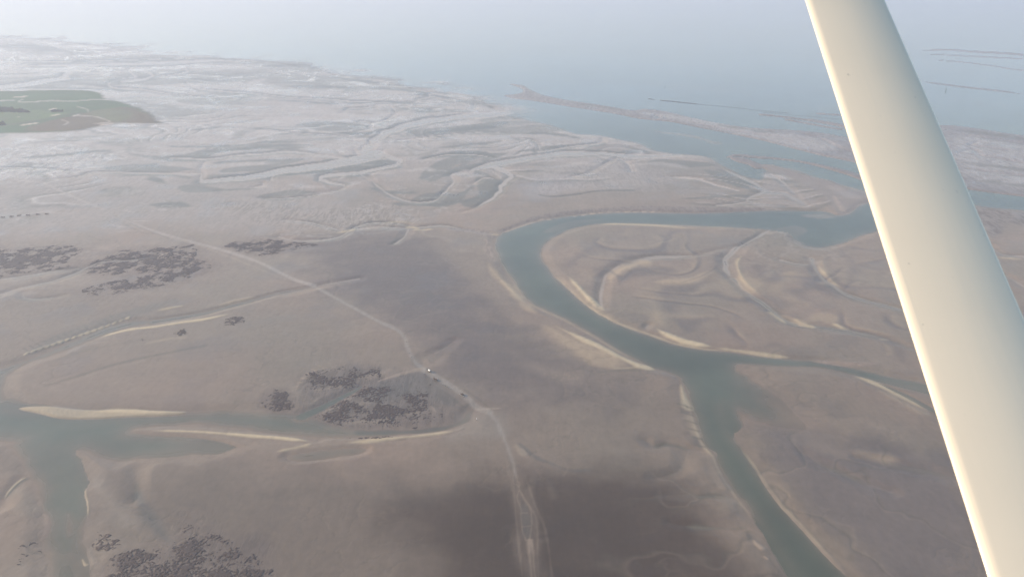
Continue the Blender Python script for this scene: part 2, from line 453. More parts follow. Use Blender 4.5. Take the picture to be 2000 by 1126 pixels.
sand(sd_poly(P2(994,164, 1020,167, 1042,179, 1075,190, 1150,202, 1200,210, 1238,216, 1256,213, 1300,218, 1350,230, 1400,240, 1450,248, 1500,252, 1560,255, 1620,262, 1700,275, 1760,262,
                1835,245, 1900,250, 2000,265, 2300,300, 2300,420, 2000,384, 1890,370, 1780,352, 1700,326, 1650,313, 1600,303, 1550,290, 1500,277, 1450,266, 1400,256, 1350,246, 1310,238,
                1250,232, 1200,222, 1100,206, 1050,198, 985,188, 1010,184, 1024,177, 1010,169), 50), 0.8, 9, 1, SPC, 0.9, 0.42, .6)
tone(sd_poly(P2(1260,222, 1330,228, 1500,256, 1640,280, 1600,296, 1480,270, 1340,238), 30), SILV * 1.3, 0.45, 20, 0.3, .7)
tone(sd_poly(P2(1860,262, 2000,285, 2200,320, 2200,390, 1990,370, 1880,340), 50), SILV * 1.05, 0.6, 30, 0.34, 1.0)
water(sd_poly(P2(1272,229, 1282,226, 1290,229, 1284,233, 1276,232), 20), 0.3, 3, 8)
for q in (line(1.6, 1490,224, 1560,232, 1640,246, 1700,262), line(1.8, 1540,234, 1600,245, 1640,252), line(1.6, 1585,234, 1640,243, 1690,255), line(1.2, 1600,222, 1650,226, 1700,236)):
    sand(sd_stroke(q, 25), 0.5, 6, 1, SPC, 0.8)
for q in (line((1.4, 2.2), 1740,140, 1800,158, 1850,166, 1900,172, 1985,182, 2100,200), line((1.5, 2.4), 1740,95, 1800,99, 1850,97, 1900,101, 1960,104, 2060,112, 2300,130),
          line((1.0, 1.6), 1760,112, 1850,119, 1920,126, 2000,138, 2200,160), line((1, 1.4), 1760,104, 1860,108, 1960,113, 2300,130)):
    sand(sd_stroke(q, 90, 4, 20), 0.30, 34, 1, SPC * .9, 0.7)
for q in (line((1, 2), 1540,76, 1640,82, 1760,92, 1900,100), line((1, 1.6), 1440,104, 1560,112, 1700,124, 1800,134), line((1.2, 2), 1040,150, 1200,160, 1400,176, 1560,190), line((1, 2), 1180,120, 1320,124, 1480,136),
          line((1, 1.6), 1800,190, 1900,200, 2000,214), line((1, 1.4), 900,84, 1050,86, 1200,94), line((1.5, 2), 1560,205, 1640,214, 1720,226)):
    (r0, r1, c0, c1), sd = sd_stroke(q, 120, 4, 30)
    s_ = (slice(r0, r1), slice(c0, c1))
    DEP[s_] = np.where(DEP[s_] > 0, DEP[s_] * (.25 + .75 * sstep(-60, 90, sd + 60 * WOB[s_])), DEP[s_])
for q in (line((1, 2), 1850,262, 1920,270, 2000,282, 2100,296), line((.8, 1.6), 1870,300, 1900,292, 1915,304, 1945,310, 1990,318, 2080,330), line((1, 1.8), 1880,330, 1940,338, 2010,346, 2100,356), line((.8, 1.4), 1560,262, 1600,270, 1640,290, 1670,300),
          line((.8, 1.4), 1330,236, 1400,252, 1470,262, 1540,272), line((.8, 1.5), 1910,276, 1896,284, 1930,290, 1980,296)):
    water(sd_stroke(q, 40, 3, 3), .12, 5, 6, .8)
for q in (line((2, 4), 1850,254, 1930,262, 2020,276), line((2, 4), 1870,318, 1950,326, 2050,340), line((2, 3), 1900,352, 1980,362, 2060,372), line((2, 3), 1380,240, 1460,254, 1540,262), line((1.5, 3), 1100,198, 1180,210, 1230,219)):
    tone(sd_stroke(q, 60, 3, 10), MUD * 1.05, .6, 10, .45, .2, 0, 1.2)
# thin bars of the three river arms
sand(sd_stroke(S(1420,307,1, 1440,303,2, 1470,306,2.5, 1510,309,1.6, 1560,315,1.6, 1600,323,2.4, 1650,336,4, 1700,352,5, 1760,368,5), 20), 0.6, 4, 1, SPC, 0.9)
sand(sd_poly(P2(1425,308, 1445,306, 1465,312, 1490,322, 1510,322, 1480,330, 1462,322, 1440,316), 20), 0.6, 4, 1, SPC, 0.9)
SPIT = P2(1505,322, 1540,331, 1590,347, 1620,352, 1650,366, 1688,378, 1740,392, 1700,396, 1676,401, 1662,413, 1645,419, 1630,412, 1626,398, 1612,385, 1580,366, 1540,345, 1500,332, 1480,322)
sand(sd_poly(SPIT, 20), 0.8, 3.5, 1, C(0.27, 0.215, 0.175), 0.9)
tone(sd_stroke(line((5, 6), 1625,365, 1665,385)), SILV * 1.1, 0.6, 7)
tone(sd_stroke(line((3, 5), 1630,385, 1638,400, 1645,412)), C(0.42, 0.32, 0.24), 0.7, 4)

# ---- the main river
water(sd_poly(P2(1730,384, 1700,394, 1677,401, 1660,415, 1634,420, 1612,413, 1550,411, 1500,411, 1400,415, 1350,416, 1300,415, 1250,414, 1200,415, 1150,418, 1100,423, 1050,432, 1020,440, 995,448, 975,457,
                 966,470, 966,487, 975,507, 990,532, 1005,553, 1030,588, 1060,604, 1100,622, 1130,639, 1160,655, 1200,680, 1240,702, 1270,718, 1300,725, 1325,735, 1331,746, 1340,766, 1350,792,
                 1356,812, 1364,842, 1377,870, 1395,890, 1402,908, 1420,940, 1440,968, 1456,984, 1466,1005, 1480,1030, 1492,1045, 1503,1068, 1518,1092, 1532,1112, 1560,1160, 1640,1300, 1760,1500,
                 2000,1480, 1880,1380, 1760,1240, 1680,1150, 1640,1105, 1600,1062, 1560,1017, 1530,987, 1500,946, 1478,915, 1458,888, 1440,860, 1428,830, 1420,795,
                 1446,792, 1455,768, 1446,742, 1440,716, 1460,713, 1500,714, 1550,716, 1600,719, 1640,726, 1680,737, 1712,750, 1750,769, 1790,791, 1830,812, 1900,850,
                 2060,920, 2060,860, 1930,790, 1860,762, 1800,747, 1750,737, 1700,726, 1650,715, 1600,706, 1550,702, 1500,697, 1430,687, 1380,683, 1330,675, 1300,666, 1265,653, 1230,641, 1200,629, 1175,616,
                 1150,600, 1120,574, 1100,555, 1085,540, 1070,520, 1059,502, 1060,486, 1074,470, 1100,455, 1130,444, 1170,438, 1200,437, 1250,438, 1300,440, 1350,442, 1400,444, 1450,446, 1500,450, 1540,455,
                 1552,468, 1575,481, 1610,484, 1650,474, 1690,459, 1740,444, 1800,425, 1760,390), 70), 2.1, 7, 24, 1.3)
water(sd_poly(P2(1400,730, 1425,716, 1468,738, 1508,770, 1550,802, 1572,834, 1535,836, 1478,824, 1436,805, 1380,780), 70), 1.0, 16, 26, 3)
water(sd_poly(P2(1395,760, 1425,780, 1450,800, 1440,840, 1410,840), 50), .5, 14, 22, 3)
# shallow plume between the two arms
sand(sd_poly(P2(1660,735, 1700,742, 1760,755, 1830,775, 1830,800, 1780,775, 1720,750), 12), 0.15, 5, 1, None)
# ---- the western water
water(sd_poly(P2(-300,780, 0,778, 12,772, 30,778, 60,788, 110,793, 160,803, 230,806, 300,807, 363,806, 400,804, 450,803, 500,803, 550,806, 590,812, 620,820, 660,832, 700,840, 760,840, 820,838, 860,834,
                 900,824, 912,808, 925,800, 918,812, 905,828, 860,840, 780,850, 700,853, 640,855, 600,852, 560,849, 500,842, 440,834, 380,829, 320,830, 285,834, 262,841, 300,846, 380,850, 440,856, 470,864, 440,880, 400,888, 330,891,
                 270,896, 230,900, 200,893, 172,884, 150,879, 160,895, 170,925, 172,945, 165,960, 171,985, 173,1010, 166,1040, 173,1072, 182,1100, 188,1140, 230,1300, 60,1300, 98,1130, 93,1090, 88,1062,
                 92,1040, 97,1020, 95,1002, 84,984, 70,955, 60,932, 50,910, 38,888, 20,870, 0,862, -300,840), 90), 1.5, 8, 42, 2.2)
water(sd_poly(P2(-200,760, -60,735, 0,718, 60,700, 100,683, 150,662, 200,641, 245,629, 275,626, 310,627, 280,634, 245,641, 200,656, 150,675, 100,695, 60,706, 20,730, 8,762, 0,790, -200,800), 40), 0.5, 7, 14, 1.5)
water(sd_stroke(line((4, 1.2), 300,629, 350,621, 400,612, 440,601, 480,591, 520,580, 545,573, 580,566, 620,561), 20), 0.35, 3, 4)
water(sd_stroke(S(590,814,7, 620,800,6, 640,790,5.5, 665,777,4.5, 690,764,3, 705,755,1.5), 12), 0.9, 4, 4)
water(sd_poly(P2(560,893, 580,884, 620,877, 680,874, 715,876, 700,886, 660,892, 620,897, 580,900), 14), 0.25, 4, 8)
def shoal(f, depth, soft, k=1.0):
    (r0, r1, c0, c1), sd = f
    s = (slice(r0, r1), slice(c0, c1))
    a = (1 - sstep(-soft, soft, sd + soft * 0.7 * WOB[s])) * k * (DEP[s] > 0)
    DEP[s] += (depth - DEP[s]) * a
    H[s] = np.where(DEP[s] > 0, -DEP[s], H[s])
shoal(sd_poly(P2(1500,780, 1560,800, 1600,850, 1540,850, 1500,826), 40), .03, 26)
shoal(sd_poly(P2(70,868, 130,862, 150,885, 165,920, 165,1000, 120,1000, 110,940, 90,900), 30), 0.5, 12)
shoal(sd_poly(P2(128,1005, 140,1003, 145,1030, 135,1048, 128,1040), 15), 0.05, 4)
shoal(sd_poly(P2(120,1085, 145,1072, 170,1095, 182,1126, 190,1200, 150,1200, 140,1120), 15), 0.12, 5)
shoal(sd_poly(P2(0,795, 60,795, 90,800, 60,812, 0,808), 25), 0.35, 9)
shoal(sd_poly(P2(360,850, 470,860, 440,885, 350,890, 300,893, 330,875), 25), 0.25, 16)
shoal(sd_poly(P2(1060,455, 1090,452, 1140,436, 1180,428, 1120,430, 1070,445), 15), 0.5, 6)
shoal(sd_stroke(line((6, 8), 1070,505, 1110,555, 1150,592, 1200,622), 15), 0.5, 4)
shoal(sd_poly(P2(1405,780, 1430,790, 1440,840, 1425,850, 1410,820), 15), 0.7, 6)
shoal(sd_poly(P2(1470,1010, 1500,1040, 1560,1140, 1520,1140, 1480,1050), 15), 0.7, 5)
shoal(sd_poly(P2(1700,740, 1800,752, 1900,790, 1830,800, 1760,770), 15), 0.3, 6)
shoal(sd_poly(P2(1500,452, 1550,440, 1580,450, 1560,462, 1545,470), 15), 0.4, 5)
shoal(sd_poly(P2(1560,420, 1620,415, 1640,422, 1600,428), 15), 0.3, 5)
shoal(sd_stroke(line((1, 5), 1258,250, 1290,258, 1350,266, 1400,280), 15), 0.2, 12)
# ---- silver creeks
_ck = [0]
def creek(w, *p, depth=0.10, soft=3.0, bank=6.0, dark=0.45, taper=True):
    _ck[0] += 1
    rs = np.random.RandomState(_ck[0])
    st = smooth(line(w, *p), False, 3)
    n_ = len(st)
    t = np.linspace(0, 1, n_)
    wv = 1 + .35 * np.interp(t, np.linspace(0, 1, 9), rs.uniform(-1, 1, 9))
    near_ = float(np.clip((st[:, 1].mean() - 420) / 300, 0, 1))
    st[:, 2] *= wv * (.72 - .2 * near_)
    jit = np.clip(st[:, 2], .3, 2) * .7
    st[1:-1, 0] += (rs.uniform(-1, 1, n_) * jit * 1.5)[1:-1]; st[1:-1, 1] += (rs.uniform(-1, 1, n_) * jit * .5)[1:-1]
    st = [tuple(q) for q in st]
    en = (0, 1) if taper else (0, 0)
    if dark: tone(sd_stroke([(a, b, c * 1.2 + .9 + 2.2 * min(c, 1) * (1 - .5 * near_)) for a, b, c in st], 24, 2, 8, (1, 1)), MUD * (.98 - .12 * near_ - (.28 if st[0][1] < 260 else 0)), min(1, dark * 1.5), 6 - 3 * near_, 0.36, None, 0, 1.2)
    tone(sd_stroke([(a, b, c * 1.05) for a, b, c in st], 14, 2, 3, en), SILV * 1.6, .88 * (1 - .85 * near_), 1.6)  # silver sky reflection of the creek painted in as pale colour
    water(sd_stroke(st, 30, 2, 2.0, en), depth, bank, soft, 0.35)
creek((6, 13), 985,221, 930,226, 860,233, 810,242, 770,254, 742,267, 728,280, 722,292, depth=.16, soft=7)
creek((13, 3.2), 722,285, 716,296, 735,302, 690,314, 650,321, 600,328, 550,335, 500,345, 450,350, 400,354, 393,343, 392,326, 405,313, depth=.14)
creek((4.5, 2), 738,300, 765,308, 781,316, 772,323, 750,327, 700,338, 650,342, 625,348, 640,356, 668,361, 671,367, 650,374, 600,377)
creek((2.2, 1.2), 700,312, 640,306, 600,300, 560,296, 520,300, 460,304, 410,311, 345,309, 312,310, 285,302)
creek((3.2, 8), 1325,303, 1250,306, 1180,300, 1120,300, 1060,305, 1000,315, 960,323, 925,333, 900,340, depth=.2, soft=5)
creek((2.0, 1.2), 905,338, 882,342, 886,355, 872,372, 860,384, 848,392, 820,396, 790,392, 760,380, 745,370, 726,352, 722,343, 732,336)
creek((5, 2), 960,325, 990,336, 998,346, 982,360, 975,374, 960,388, 930,405, 900,415)
creek((1.2, .8), 925,360, 940,350, 955,348, 970,352, dark=.3)
creek((6, 7), 130,129, 132,142, 122,152, 95,157, 60,163, 0,171, -200,185, depth=.14, soft=8)
creek((8, 9), 120,136, 135,140, depth=.14, soft=8, dark=0)
creek((2.4, 1.2), 262,129, 252,140, 264,151, 230,157, 212,164, 225,172, 270,175, 330,183, 400,190, 500,198)
creek((2, 3), 272,138, 296,146, 288,153, 250,159, 233,165)
creek((1.5, 1), 345,132, 366,138, 350,145, 300,150)
creek((1.4, .8), 365,160, 372,168, 400,176, 480,182, 560,190, 640,195, 700,199, 760,200, 840,198, 915,193)
creek((1.5, 1), 755,203, 772,216, 768,226, 752,236, 700,246, dark=.3)
creek((1.2, 1), 755,205, 700,212, 682,213, 662,223)
creek((1.3, .8), 722,250, 720,240, 690,236)
creek((2, 1.2), 870,186, 842,184, 838,190, 800,197)
creek((1.6, 1), 928,203, 926,214)
creek((1.6, 1), 1180,268, 1170,280, 1120,286, 1058,296, 1040,292)
creek((1, .8), 1055,293, 1045,276, 1000,270)
creek((1.6, .8), 390,340, 330,339, 260,338, 180,337, 155,345, 80,352, dark=.4)
creek((.8, .8), 0,120, 120,121, 250,118, 400,113, dark=.6)
creek((1.5, 1.5), 0,131, 100,128, 230,127, 330,125, 460,118, dark=.5, soft=8)
creek((3, 3), 150,128, 260,125, 360,121, 480,118, dark=.3, soft=12)
creek((.9, .7), -60,330, 0,328, 90,330, 150,335, dark=.4)
creek((.8, .6), 500,255, 600,262, 660,266, 700,275, dark=.4)
creek((.8, .6), 780,275, 850,266, 920,260, 960,258, 1000,262, dark=.4)
creek((.9, .7), 830,312, 870,303, 930,303, 980,312, dark=.3)
creek((.9, .6), 640,376, 600,384, 540,388, 490,386, dark=.5)
creek((.9, .6), 690,312, 702,300, 690,293, dark=0)
creek((1.1, .6), 530,352, 535,340, 545,330, dark=0)
creek((1.2, .6), 500,366, 515,362, 512,356, dark=0)
creek((.9, .6), 700,338, 722,352, dark=.3)
creek((2.0, 1.2), 0,576, 40,563, 100,550, 150,533, 175,521, 200,512, 260,508, 300,500, 316,495, dark=.5)
creek((1.6, 1.6), -200,565, 0,546, 40,541, 95,532, 150,525, 180,518, dark=.4)
creek((1.0, .8), 45,572, 48,582, 80,584, 125,577, dark=.4)
creek((1.3, .8), 545,463, 575,470, 620,470, 655,465, 675,456, 695,444, 720,437, 760,435, 800,441, 830,449, dark=.5)
creek((1.2, .8), 700,447, 740,444, 800,446, 860,441, 905,448, 965,457, dark=.4)
creek((1.3, .8), 797,448, 790,462, 775,474, 765,478, dark=.5)
creek((1, .7), 560,430, 610,436, 650,446, 668,454, dark=.4)
creek((2.4, 1.5), 1500,452, 1470,468, 1430,492, depth=.6, soft=5, bank=6)
creek((8, 6), 1440,483, 1420,503, 1418,525, 1432,545, depth=.5, soft=8, dark=.3)
creek((5, 2.6), 1432,545, 1452,565, 1485,590, 1520,617, 1548,632, 1600,640, 1660,647, 1720,660, 1790,682, 1860,700, depth=.5, soft=5)
creek((5, 3), 1585,505, 1590,522, 1612,548, 1650,573, 1700,590, 1770,607, 1830,625, 1900,650, depth=.5, soft=5, dark=.4)
creek((1.2, .8), 1525,508, 1555,515, 1590,517, dark=.3)
creek((3, 4), 1175,600, 1176,570, 1181,545, 1200,526, 1240,511, 1290,502, 1350,500, 1410,486, depth=.1, soft=4, dark=.3)
creek((1.2, 2), 1262,640, 1268,634, dark=0)
creek((2.5, 2), 1940,900, 1870,932, 1810,920, 1760,912, 1700,900, 1670,893, depth=.2, soft=6, dark=.4)
creek((1.6, 1), 1790,920, 1740,905, 1700,898, depth=.1)
creek((2, 1.4), 1740,960, 1680,940, 1640,922, 1600,905, 1570,885, depth=.05, dark=.35)
creek((2.2, 1.0), 0,990, 20,962, 45,938, 60,930, depth=.2, dark=.7)
creek((3, 1.2), 268,917, 268,950, 266,970, 262,980, depth=.05, dark=.8)
creek((1.4, .8), 850,690, 872,678, 888,665, depth=.05, dark=.2)
creek((1.2, 1.6), 828,712, 826,702, 835,696, 848,702, 858,692, 856,685, depth=.05, dark=.3)
creek((1.2, .8), 700,545, 640,555, 610,562, 570,572, 530,578, depth=.05, dark=.3)
creek((1, 1), 2000,500, 1960,498, 1930,480, 1910,470, dark=.5)
creek((1.3, 1), 2000,560, 1950,530, 1930,515, dark=.6)
creek((1.3, 1), 1395,885, 1350,880, 1325,872, 1300,868, 1280,872, 1262,862, depth=.05, dark=.8)
creek((1.3, 1), 1465,1000, 1430,975, 1390,968, 1370,970, 1340,965, 1300,967, depth=.05, dark=.75)
creek((1.6, 1), 1490,1045, 1460,1030, 1430,1032, 1380,1030, 1350,1028, 1310,1020, depth=.05, dark=.75)
creek((1, .8), 1345,880, 1333,910, 1318,925, 1280,933, depth=.05, dark=.3)
creek((1, 1), 1120,345, 1150,338, 1170,327, 1190,316, 1205,307, dark=.3)
creek((1, 1), 1235,335, 1225,318, 1205,308, dark=0)
creek((2, 3), 1440,372, 1400,362, 1360,350, 1300,345, dark=0, depth=.03)
creek((2.2, 3), 1500,400, 1460,392, 1485,377, 1490,368, 1430,338, 1400,325, depth=.3, dark=.3)
creek((3, 5), 1495,377, 1530,378, 1560,392, 1580,402, depth=.2, dark=.2)
creek((1.6, 2), 1505,340, 1530,358, 1560,385, dark=.3)
creek((1.2, 1), 1400,402, 1440,398, 1490,388, dark=.3)
tone(sd_poly(P2(1500,350, 1560,372, 1590,395, 1560,400, 1500,405, 1470,400, 1490,380), 15), SILV, 0.5, 10)
for q in (line((2.2, 1.5), 1250,372, 1300,374, 1400,372, 1500,368), ):
    tone(sd_stroke(q), SILV, 0.4, 8)
tone(sd_stroke(line(1.4, 1055,382, 1080,385, 1130,380, 1170,374, 1235,373)), MUD * .85, 0.8, 4, None, None, -0.4)

# ---- banks: raised crests, their glints and sunlit slopes painted pale and gold
def crest(w, *p, k=0.8, soft=3.2, dh=0.5, color=PALE):
    st = smooth(line(w, *p), False, 3)
    t = np.linspace(0, 1, len(st))
    wv = 1 + .25 * np.interp(t, np.linspace(0, 1, 7), np.random.RandomState(int(p[0])).uniform(-1, 1, 7))
    st[:, 2] *= wv
    tone(sd_stroke([tuple(q) for q in st], 14 + soft * 2, 2, soft * 1.5 if len(p) >= 6 else soft), color, k, soft, 0.5, 0.05, dh, 0.8)
crest((3, 12), 950,500, 962,530, 1000,566, 1030,598, 1060,625, color=GOLD, k=.75, soft=5, dh=.4)
crest((15, 16), 1050,625, 1090,655, 1140,685, 1190,705, 1240,716, color=GOLD, k=.7, soft=9, dh=.4)
crest((1.5, 3.5), 960,528, 985,553, 1012,580, 1035,600, k=.65)
crest((2.5, 6), 1060,622, 1090,640, 1130,660, 1170,678, 1210,698, 1245,713, 1272,721, 1290,724, k=.95, color=PALE * 1.05)
crest((1, .8), 1180,722, 1215,721, 1250,719, 1272,720, k=.5)
crest((1.5, 8), 1330,742, 1333,765, 1341,792, 1350,805, k=.8, soft=3)
crest((5, 8), 1345,800, 1350,820, 1358,840, 1370,865, color=GOLD, k=.7, soft=5)
crest((6, 9), 1372,860, 1385,885, 1395,915, 1415,950, 1440,975, color=C(.26,.20,.145), k=.7, soft=5)
crest((3, 4), 1104,535, 1118,549, 1132,565, 1150,584, 1174,603, 1190,612, k=1, color=PALE * 1.1)
crest((5, 5), 1090,535, 1110,556, 1150,595, 1190,622, 1240,645, color=GOLD, k=.5, soft=4)
crest((3, 3), 1270,634, 1290,648, 1310,658, 1335,668, 1360,673, 1385,677, 1420,682, k=1, color=PALE * 1.05)
crest((2.5, 2), 1385,678, 1430,684, 1500,694, 1560,700, k=.75)
crest((4, 2), 1560,701, 1640,711, 1700,712, 1725,706, color=C(.33,.24,.19), k=.6)
crest((3, 2.5), 1655,730, 1690,741, 1720,754, 1760,774, 1800,795, 1830,812, k=.85, soft=3)
crest((3, 5), 1690,748, 1740,775, 1790,800, 1840,822, color=GOLD, k=.5, soft=6)
crest((1.5, 2.2), 1150,441, 1185,438, 1230,439, 1280,441, 1340,446, 1400,449, k=.7)
crest((5, 8), 1440,870, 1470,912, 1500,955, 1540,1006, 1580,1048, 1620,1092, 1660,1132, 1760,1240, color=C(.27,.205,.15), k=.8, soft=3, dh=.4)
crest((7, 12), 1192,570, 1194,545, 1212,528, 1245,516, 1275,511, color=GOLD * 1.05, k=.75, soft=6)
crest((3, 13), 1250,552, 1300,552, 1350,550, 1385,538, 1405,520, color=GOLD * 1.05, k=.7, soft=7)
crest((9, 3), 1275,570, 1280,600, 1288,630, 1305,648, color=GOLD, k=.45, soft=9)
crest((2, 3.5), 1462,492, 1445,505, 1440,520, 1450,545, 1470,566, 1485,573, k=.8, soft=3)
crest((10, 14), 1470,520, 1455,545, 1490,560, 1540,540, 1560,520, color=GOLD, k=.45, soft=9)
crest((7, 3), 1612,498, 1606,520, 1620,545, 1640,562, color=C(.34,.27,.19), k=.7, soft=6)
crest((1.2, 1.5), 1596,510, 1604,528, 1625,550, 1650,567, k=.8)
crest((2, 1.2), 1498,606, 1515,618, 1541,637, k=.9)
crest((1, 4, ), 1545,620, 1570,634, 1598,640, k=.85)
crest((4, 1.2), 1625,632, 1645,640, 1665,645, k=.95)
crest((5, 9), 1540,625, 1570,630, 1610,622, 1640,635, color=GOLD, k=.5, soft=6)
crest((1.4, 1.2), 1718,663, 1735,664, k=.9)
crest((4, 2), 1720,700, 1740,690, 1735,680, 1720,665, color=GOLD, k=.4, soft=5)
crest((3, 9), 1640,884, 1690,890, 1730,898, 1760,892, color=GOLD, k=.5, soft=6)
crest((1.5, 2), 1895,452, 1915,470, 1960,478, color=MUD, k=.4)
crest((2, 2.5), 1915,405, 1960,415, 2010,425, color=C(.36,.27,.21), k=.8, soft=4)
tone(sd_poly(P2(1900,405, 2000,415, 2200,440, 2200,470, 1990,440, 1960,440, 1950,460, 1930,462), 20), C(.20,.155,.125), .8, 8, .5, 1)
crest((1.6, 1.6), 1940,503, 2000,508, k=.6)
crest((1.2, 1.2), 1075,471, 1061,486, 1060,502, 1071,520, 1086,540, 1101,555, 1121,573, 1151,599, 1176,615, 1200,628, 1230,640, 1266,652, 1300,665, 1330,674, 1380,682, 1430,686, 1500,696, 1550,701, 1620,708, k=.55, soft=2.2, dh=.2)
crest((1.0, 1.0), 1130,443, 1170,437, 1200,436, 1250,437, 1300,439, 1350,441, 1400,443, 1450,445, 1500,449, k=.5, soft=3, dh=.2)
crest((1.2, 1.2), 966,490, 976,509, 991,534, 1006,556, 1030,589, 1060,606, 1100,624, 1130,641, 1160,657, 1200,682, 1240,704, 1270,720, 1300,727, k=.45, soft=2.4, dh=.2)
crest((1.4, 1.8), 1426,830, 1440,862, 1457,889, 1477,916, 1499,947, 1529,988, 1559,1018, 1599,1063, 1640,1106, 1680,1150, k=.5, soft=2.2, dh=.2)
crest((1.2, 1.2), 1328,736, 1333,760, 1344,792, 1352,815, 1360,842, 1374,872, 1393,892, 1400,912, 1418,943, 1438,971, 1460,1000, 1478,1032, 1500,1070, 1530,1115, k=.4, soft=1.8, dh=.2)
for q in (line((5, 9), 1160,590, 1165,560, 1170,540, 1195,518, 1235,503, 1290,494), line((4, 8), 1205,575, 1215,548, 1240,535, 1290,530, 1340,528),
          line((4, 9), 1420,470, 1400,500, 1395,530, 1360,562, 1300,572, 1250,575), line((4, 7), 1300,575, 1310,610, 1335,640, 1380,655), line((4, 7), 1472,500, 1480,525, 1500,545, 1530,548),
          line((3, 7), 1500,560, 1550,570, 1590,560, 1620,575, 1660,590), line((3, 6), 1590,500, 1585,525, 1600,555, 1640,580), line((4, 7), 1230,470, 1170,485, 1120,510, 1110,530), line((3, 6), 1640,485, 1668,520, 1655,560, 1670,580),
          line((4, 8), 1600,860, 1640,882, 1700,905, 1780,925, 1880,950), line((4, 9), 1560,800, 1640,850, 1720,870, 1780,888), line((3, 6), 1690,650, 1740,668, 1760,700, 1770,712)):
    tone(sd_stroke([(a, b, c * 1.3) for a, b, c in q], 40, 4, 14), PURP * .88, .55, 11, .38)  # shaded sides of the folds painted dark beside the gold strokes
for q in (line((3, 7), 1130,530, 1150,500, 1200,480, 1280,472), line((3, 6), 1320,590, 1350,620, 1420,640), line((3, 6), 1500,480, 1540,490, 1560,510), line((4, 8), 1440,590, 1460,620, 1500,645), line((3, 5), 1640,500, 1655,530, 1645,560),
          line((3, 6), 1640,800, 1700,830, 1760,850, 1790,870), line((4, 9), 1000,700, 1080,730, 1150,745), line((3, 6), 1570,870, 1620,878, 1650,892)):
    tone(sd_stroke([(a, b, c * 1.3) for a, b, c in q], 40, 4, 14), SAND * 1.32, .5, 11, .44)
# banks along the north side of the bend
crest((2.6, 1.2), 978,457, 1000,449, 1030,438, 1060,430, k=.9, color=C(.46,.37,.27))
for a in range(14):
    x0 = 1050 + a * 17
    y0 = 432 - 16 * sstep(0, 1, (x0 - 1050) / 150.0)
    crest((1.5, .6), x0, y0 - 1.6, x0 + 13, y0 - 3.2, k=.9, soft=1.4, color=C(.48,.38,.28))
tone(sd_stroke(S(980,452,3, 1050,426,4, 1120,416,4, 1200,410,4, 1300,409,5, 1400,411,5, 1480,409,4)), C(.19,.145,.12), .7, 4, .5, .7)
tone(sd_stroke(S(950,470,5, 955,490,8, 965,510,4)), C(.36,.26,.19), .55, 4, .5, 1)
tone(sd_stroke(S(880,448,3, 930,452,5, 965,462,5)), C(.25,.20,.17), .6, 4, .5, .8)
crest((1, 2.5), 650,456, 672,453, 700,446, k=.75)
crest((1, 2.5), 790,446, 806,444, 822,449, k=.75)
crest((1.5, .8), 800,450, 830,450, 850,448, k=.8)
crest((1, .8), 735,437, 780,434, 820,440, k=.4)
crest((1, 1), 958,459, 975,458, k=.9)
crest((2.2, .8), 880,330, 905,318, color=C(.42,.33,.25), k=.5, soft=5)
# western sand spits
sand(sd_poly(P2(40,797, 90,794, 150,800, 190,802, 230,799, 300,803, 345,804, 363,805.5, 340,810, 250,813, 180,817, 120,816, 80,807), 14), 0.7, 2.5, .8, PALE * 0.9, .75)
sand(sd_poly(P2(263,841, 290,837, 330,835, 400,836, 460,842, 520,848, 580,855, 617,864, 640,858, 700,858, 780,852, 860,845, 910,835, 880,850, 780,862, 700,870, 640,874, 600,880, 560,884, 500,880, 440,862, 380,852, 300,847), 14), 0.7, 3.5, .8, SAND * 1.15, .8)
crest((1.2, 3.2), 263,841, 300,842, 380,844, 440,848, 500,853, 560,858, 600,862, 612,865, k=.95, soft=2, color=PALE * 1.1)
crest((2.5, 1.2), 612,865, 595,872, 560,880, 525,886, k=.7, soft=2.5)
crest((3, 1.5), 640,868, 700,864, 760,858, 820,852, 880,844, 910,838, k=.75, soft=3)
crest((2.2, 2.6), 170,806, 230,804, 300,806, 362,806, k=.7, soft=2, color=PALE * 1.1)
for a in range(9):
    crest(.8, 72 + a * 9, 797 + a * .6, 77 + a * 9, 812 + a * .3, k=.4, soft=1.3)
for a in range(16):                       # gullied bank of the side channel, its sunlit facets painted pale
    x0 = 48 + a * 13.2
    y0 = 697 - (x0 - 48) * 0.355
    crest((2.6, .8), x0, y0 - 2.5, x0 + 11, y0 - 8.5, k=1, soft=1.0, dh=.6, color=PALE * 1.05)
    tone(sd_stroke(line((.6, 1.2), x0 + 10, y0 - 8, x0 - 2, y0 - 12 - 4), 8), MUD * .85, .7, 1.6)
tone(sd_stroke(S(60,690,5, 110,664,7, 160,645,8, 220,625,8, 280,605,7, 340,590,4)), C(.18,.155,.12), .65, 4)
crest((1.5, 2.4), 150,678, 190,662, 220,652, 260,644, 300,640, 350,632, 400,625, 440,616, 470,611, k=.95, soft=2.4, color=PALE * 1.05)
crest((1.5, .8), 300,610, 340,601, 360,599, k=.6)
crest((2, 3), 400,605, 450,592, 480,585, 510,578, color=GOLD, k=.6, soft=3)
tone(sd_stroke(line((1.5, 2.2), 90,755, 160,733, 220,714, 280,700, 340,688, 400,676)), MUD * 0.95, .6, 3.5)
tone(sd_stroke(line((1, 1.2), 100,759, 160,739, 220,720, 280,706)), SAND * 1.35, .5, 3)
tone(sd_stroke(line((1, 1.6), 290,671, 330,663, 360,660)), GOLD, .5, 4)
tone(sd_stroke(line((2, 2), 100,708, 150,690, 200,678, 260,668)), MUD * 1.05, .4, 5)
crest((1.1, .9), 2,984, 20,958, 40,938, 58,929, k=.9, soft=1.2)
crest((8, 14), 10,985, 40,960, 55,990, 70,1010, color=C(.25,.205,.155), k=.6, soft=8)
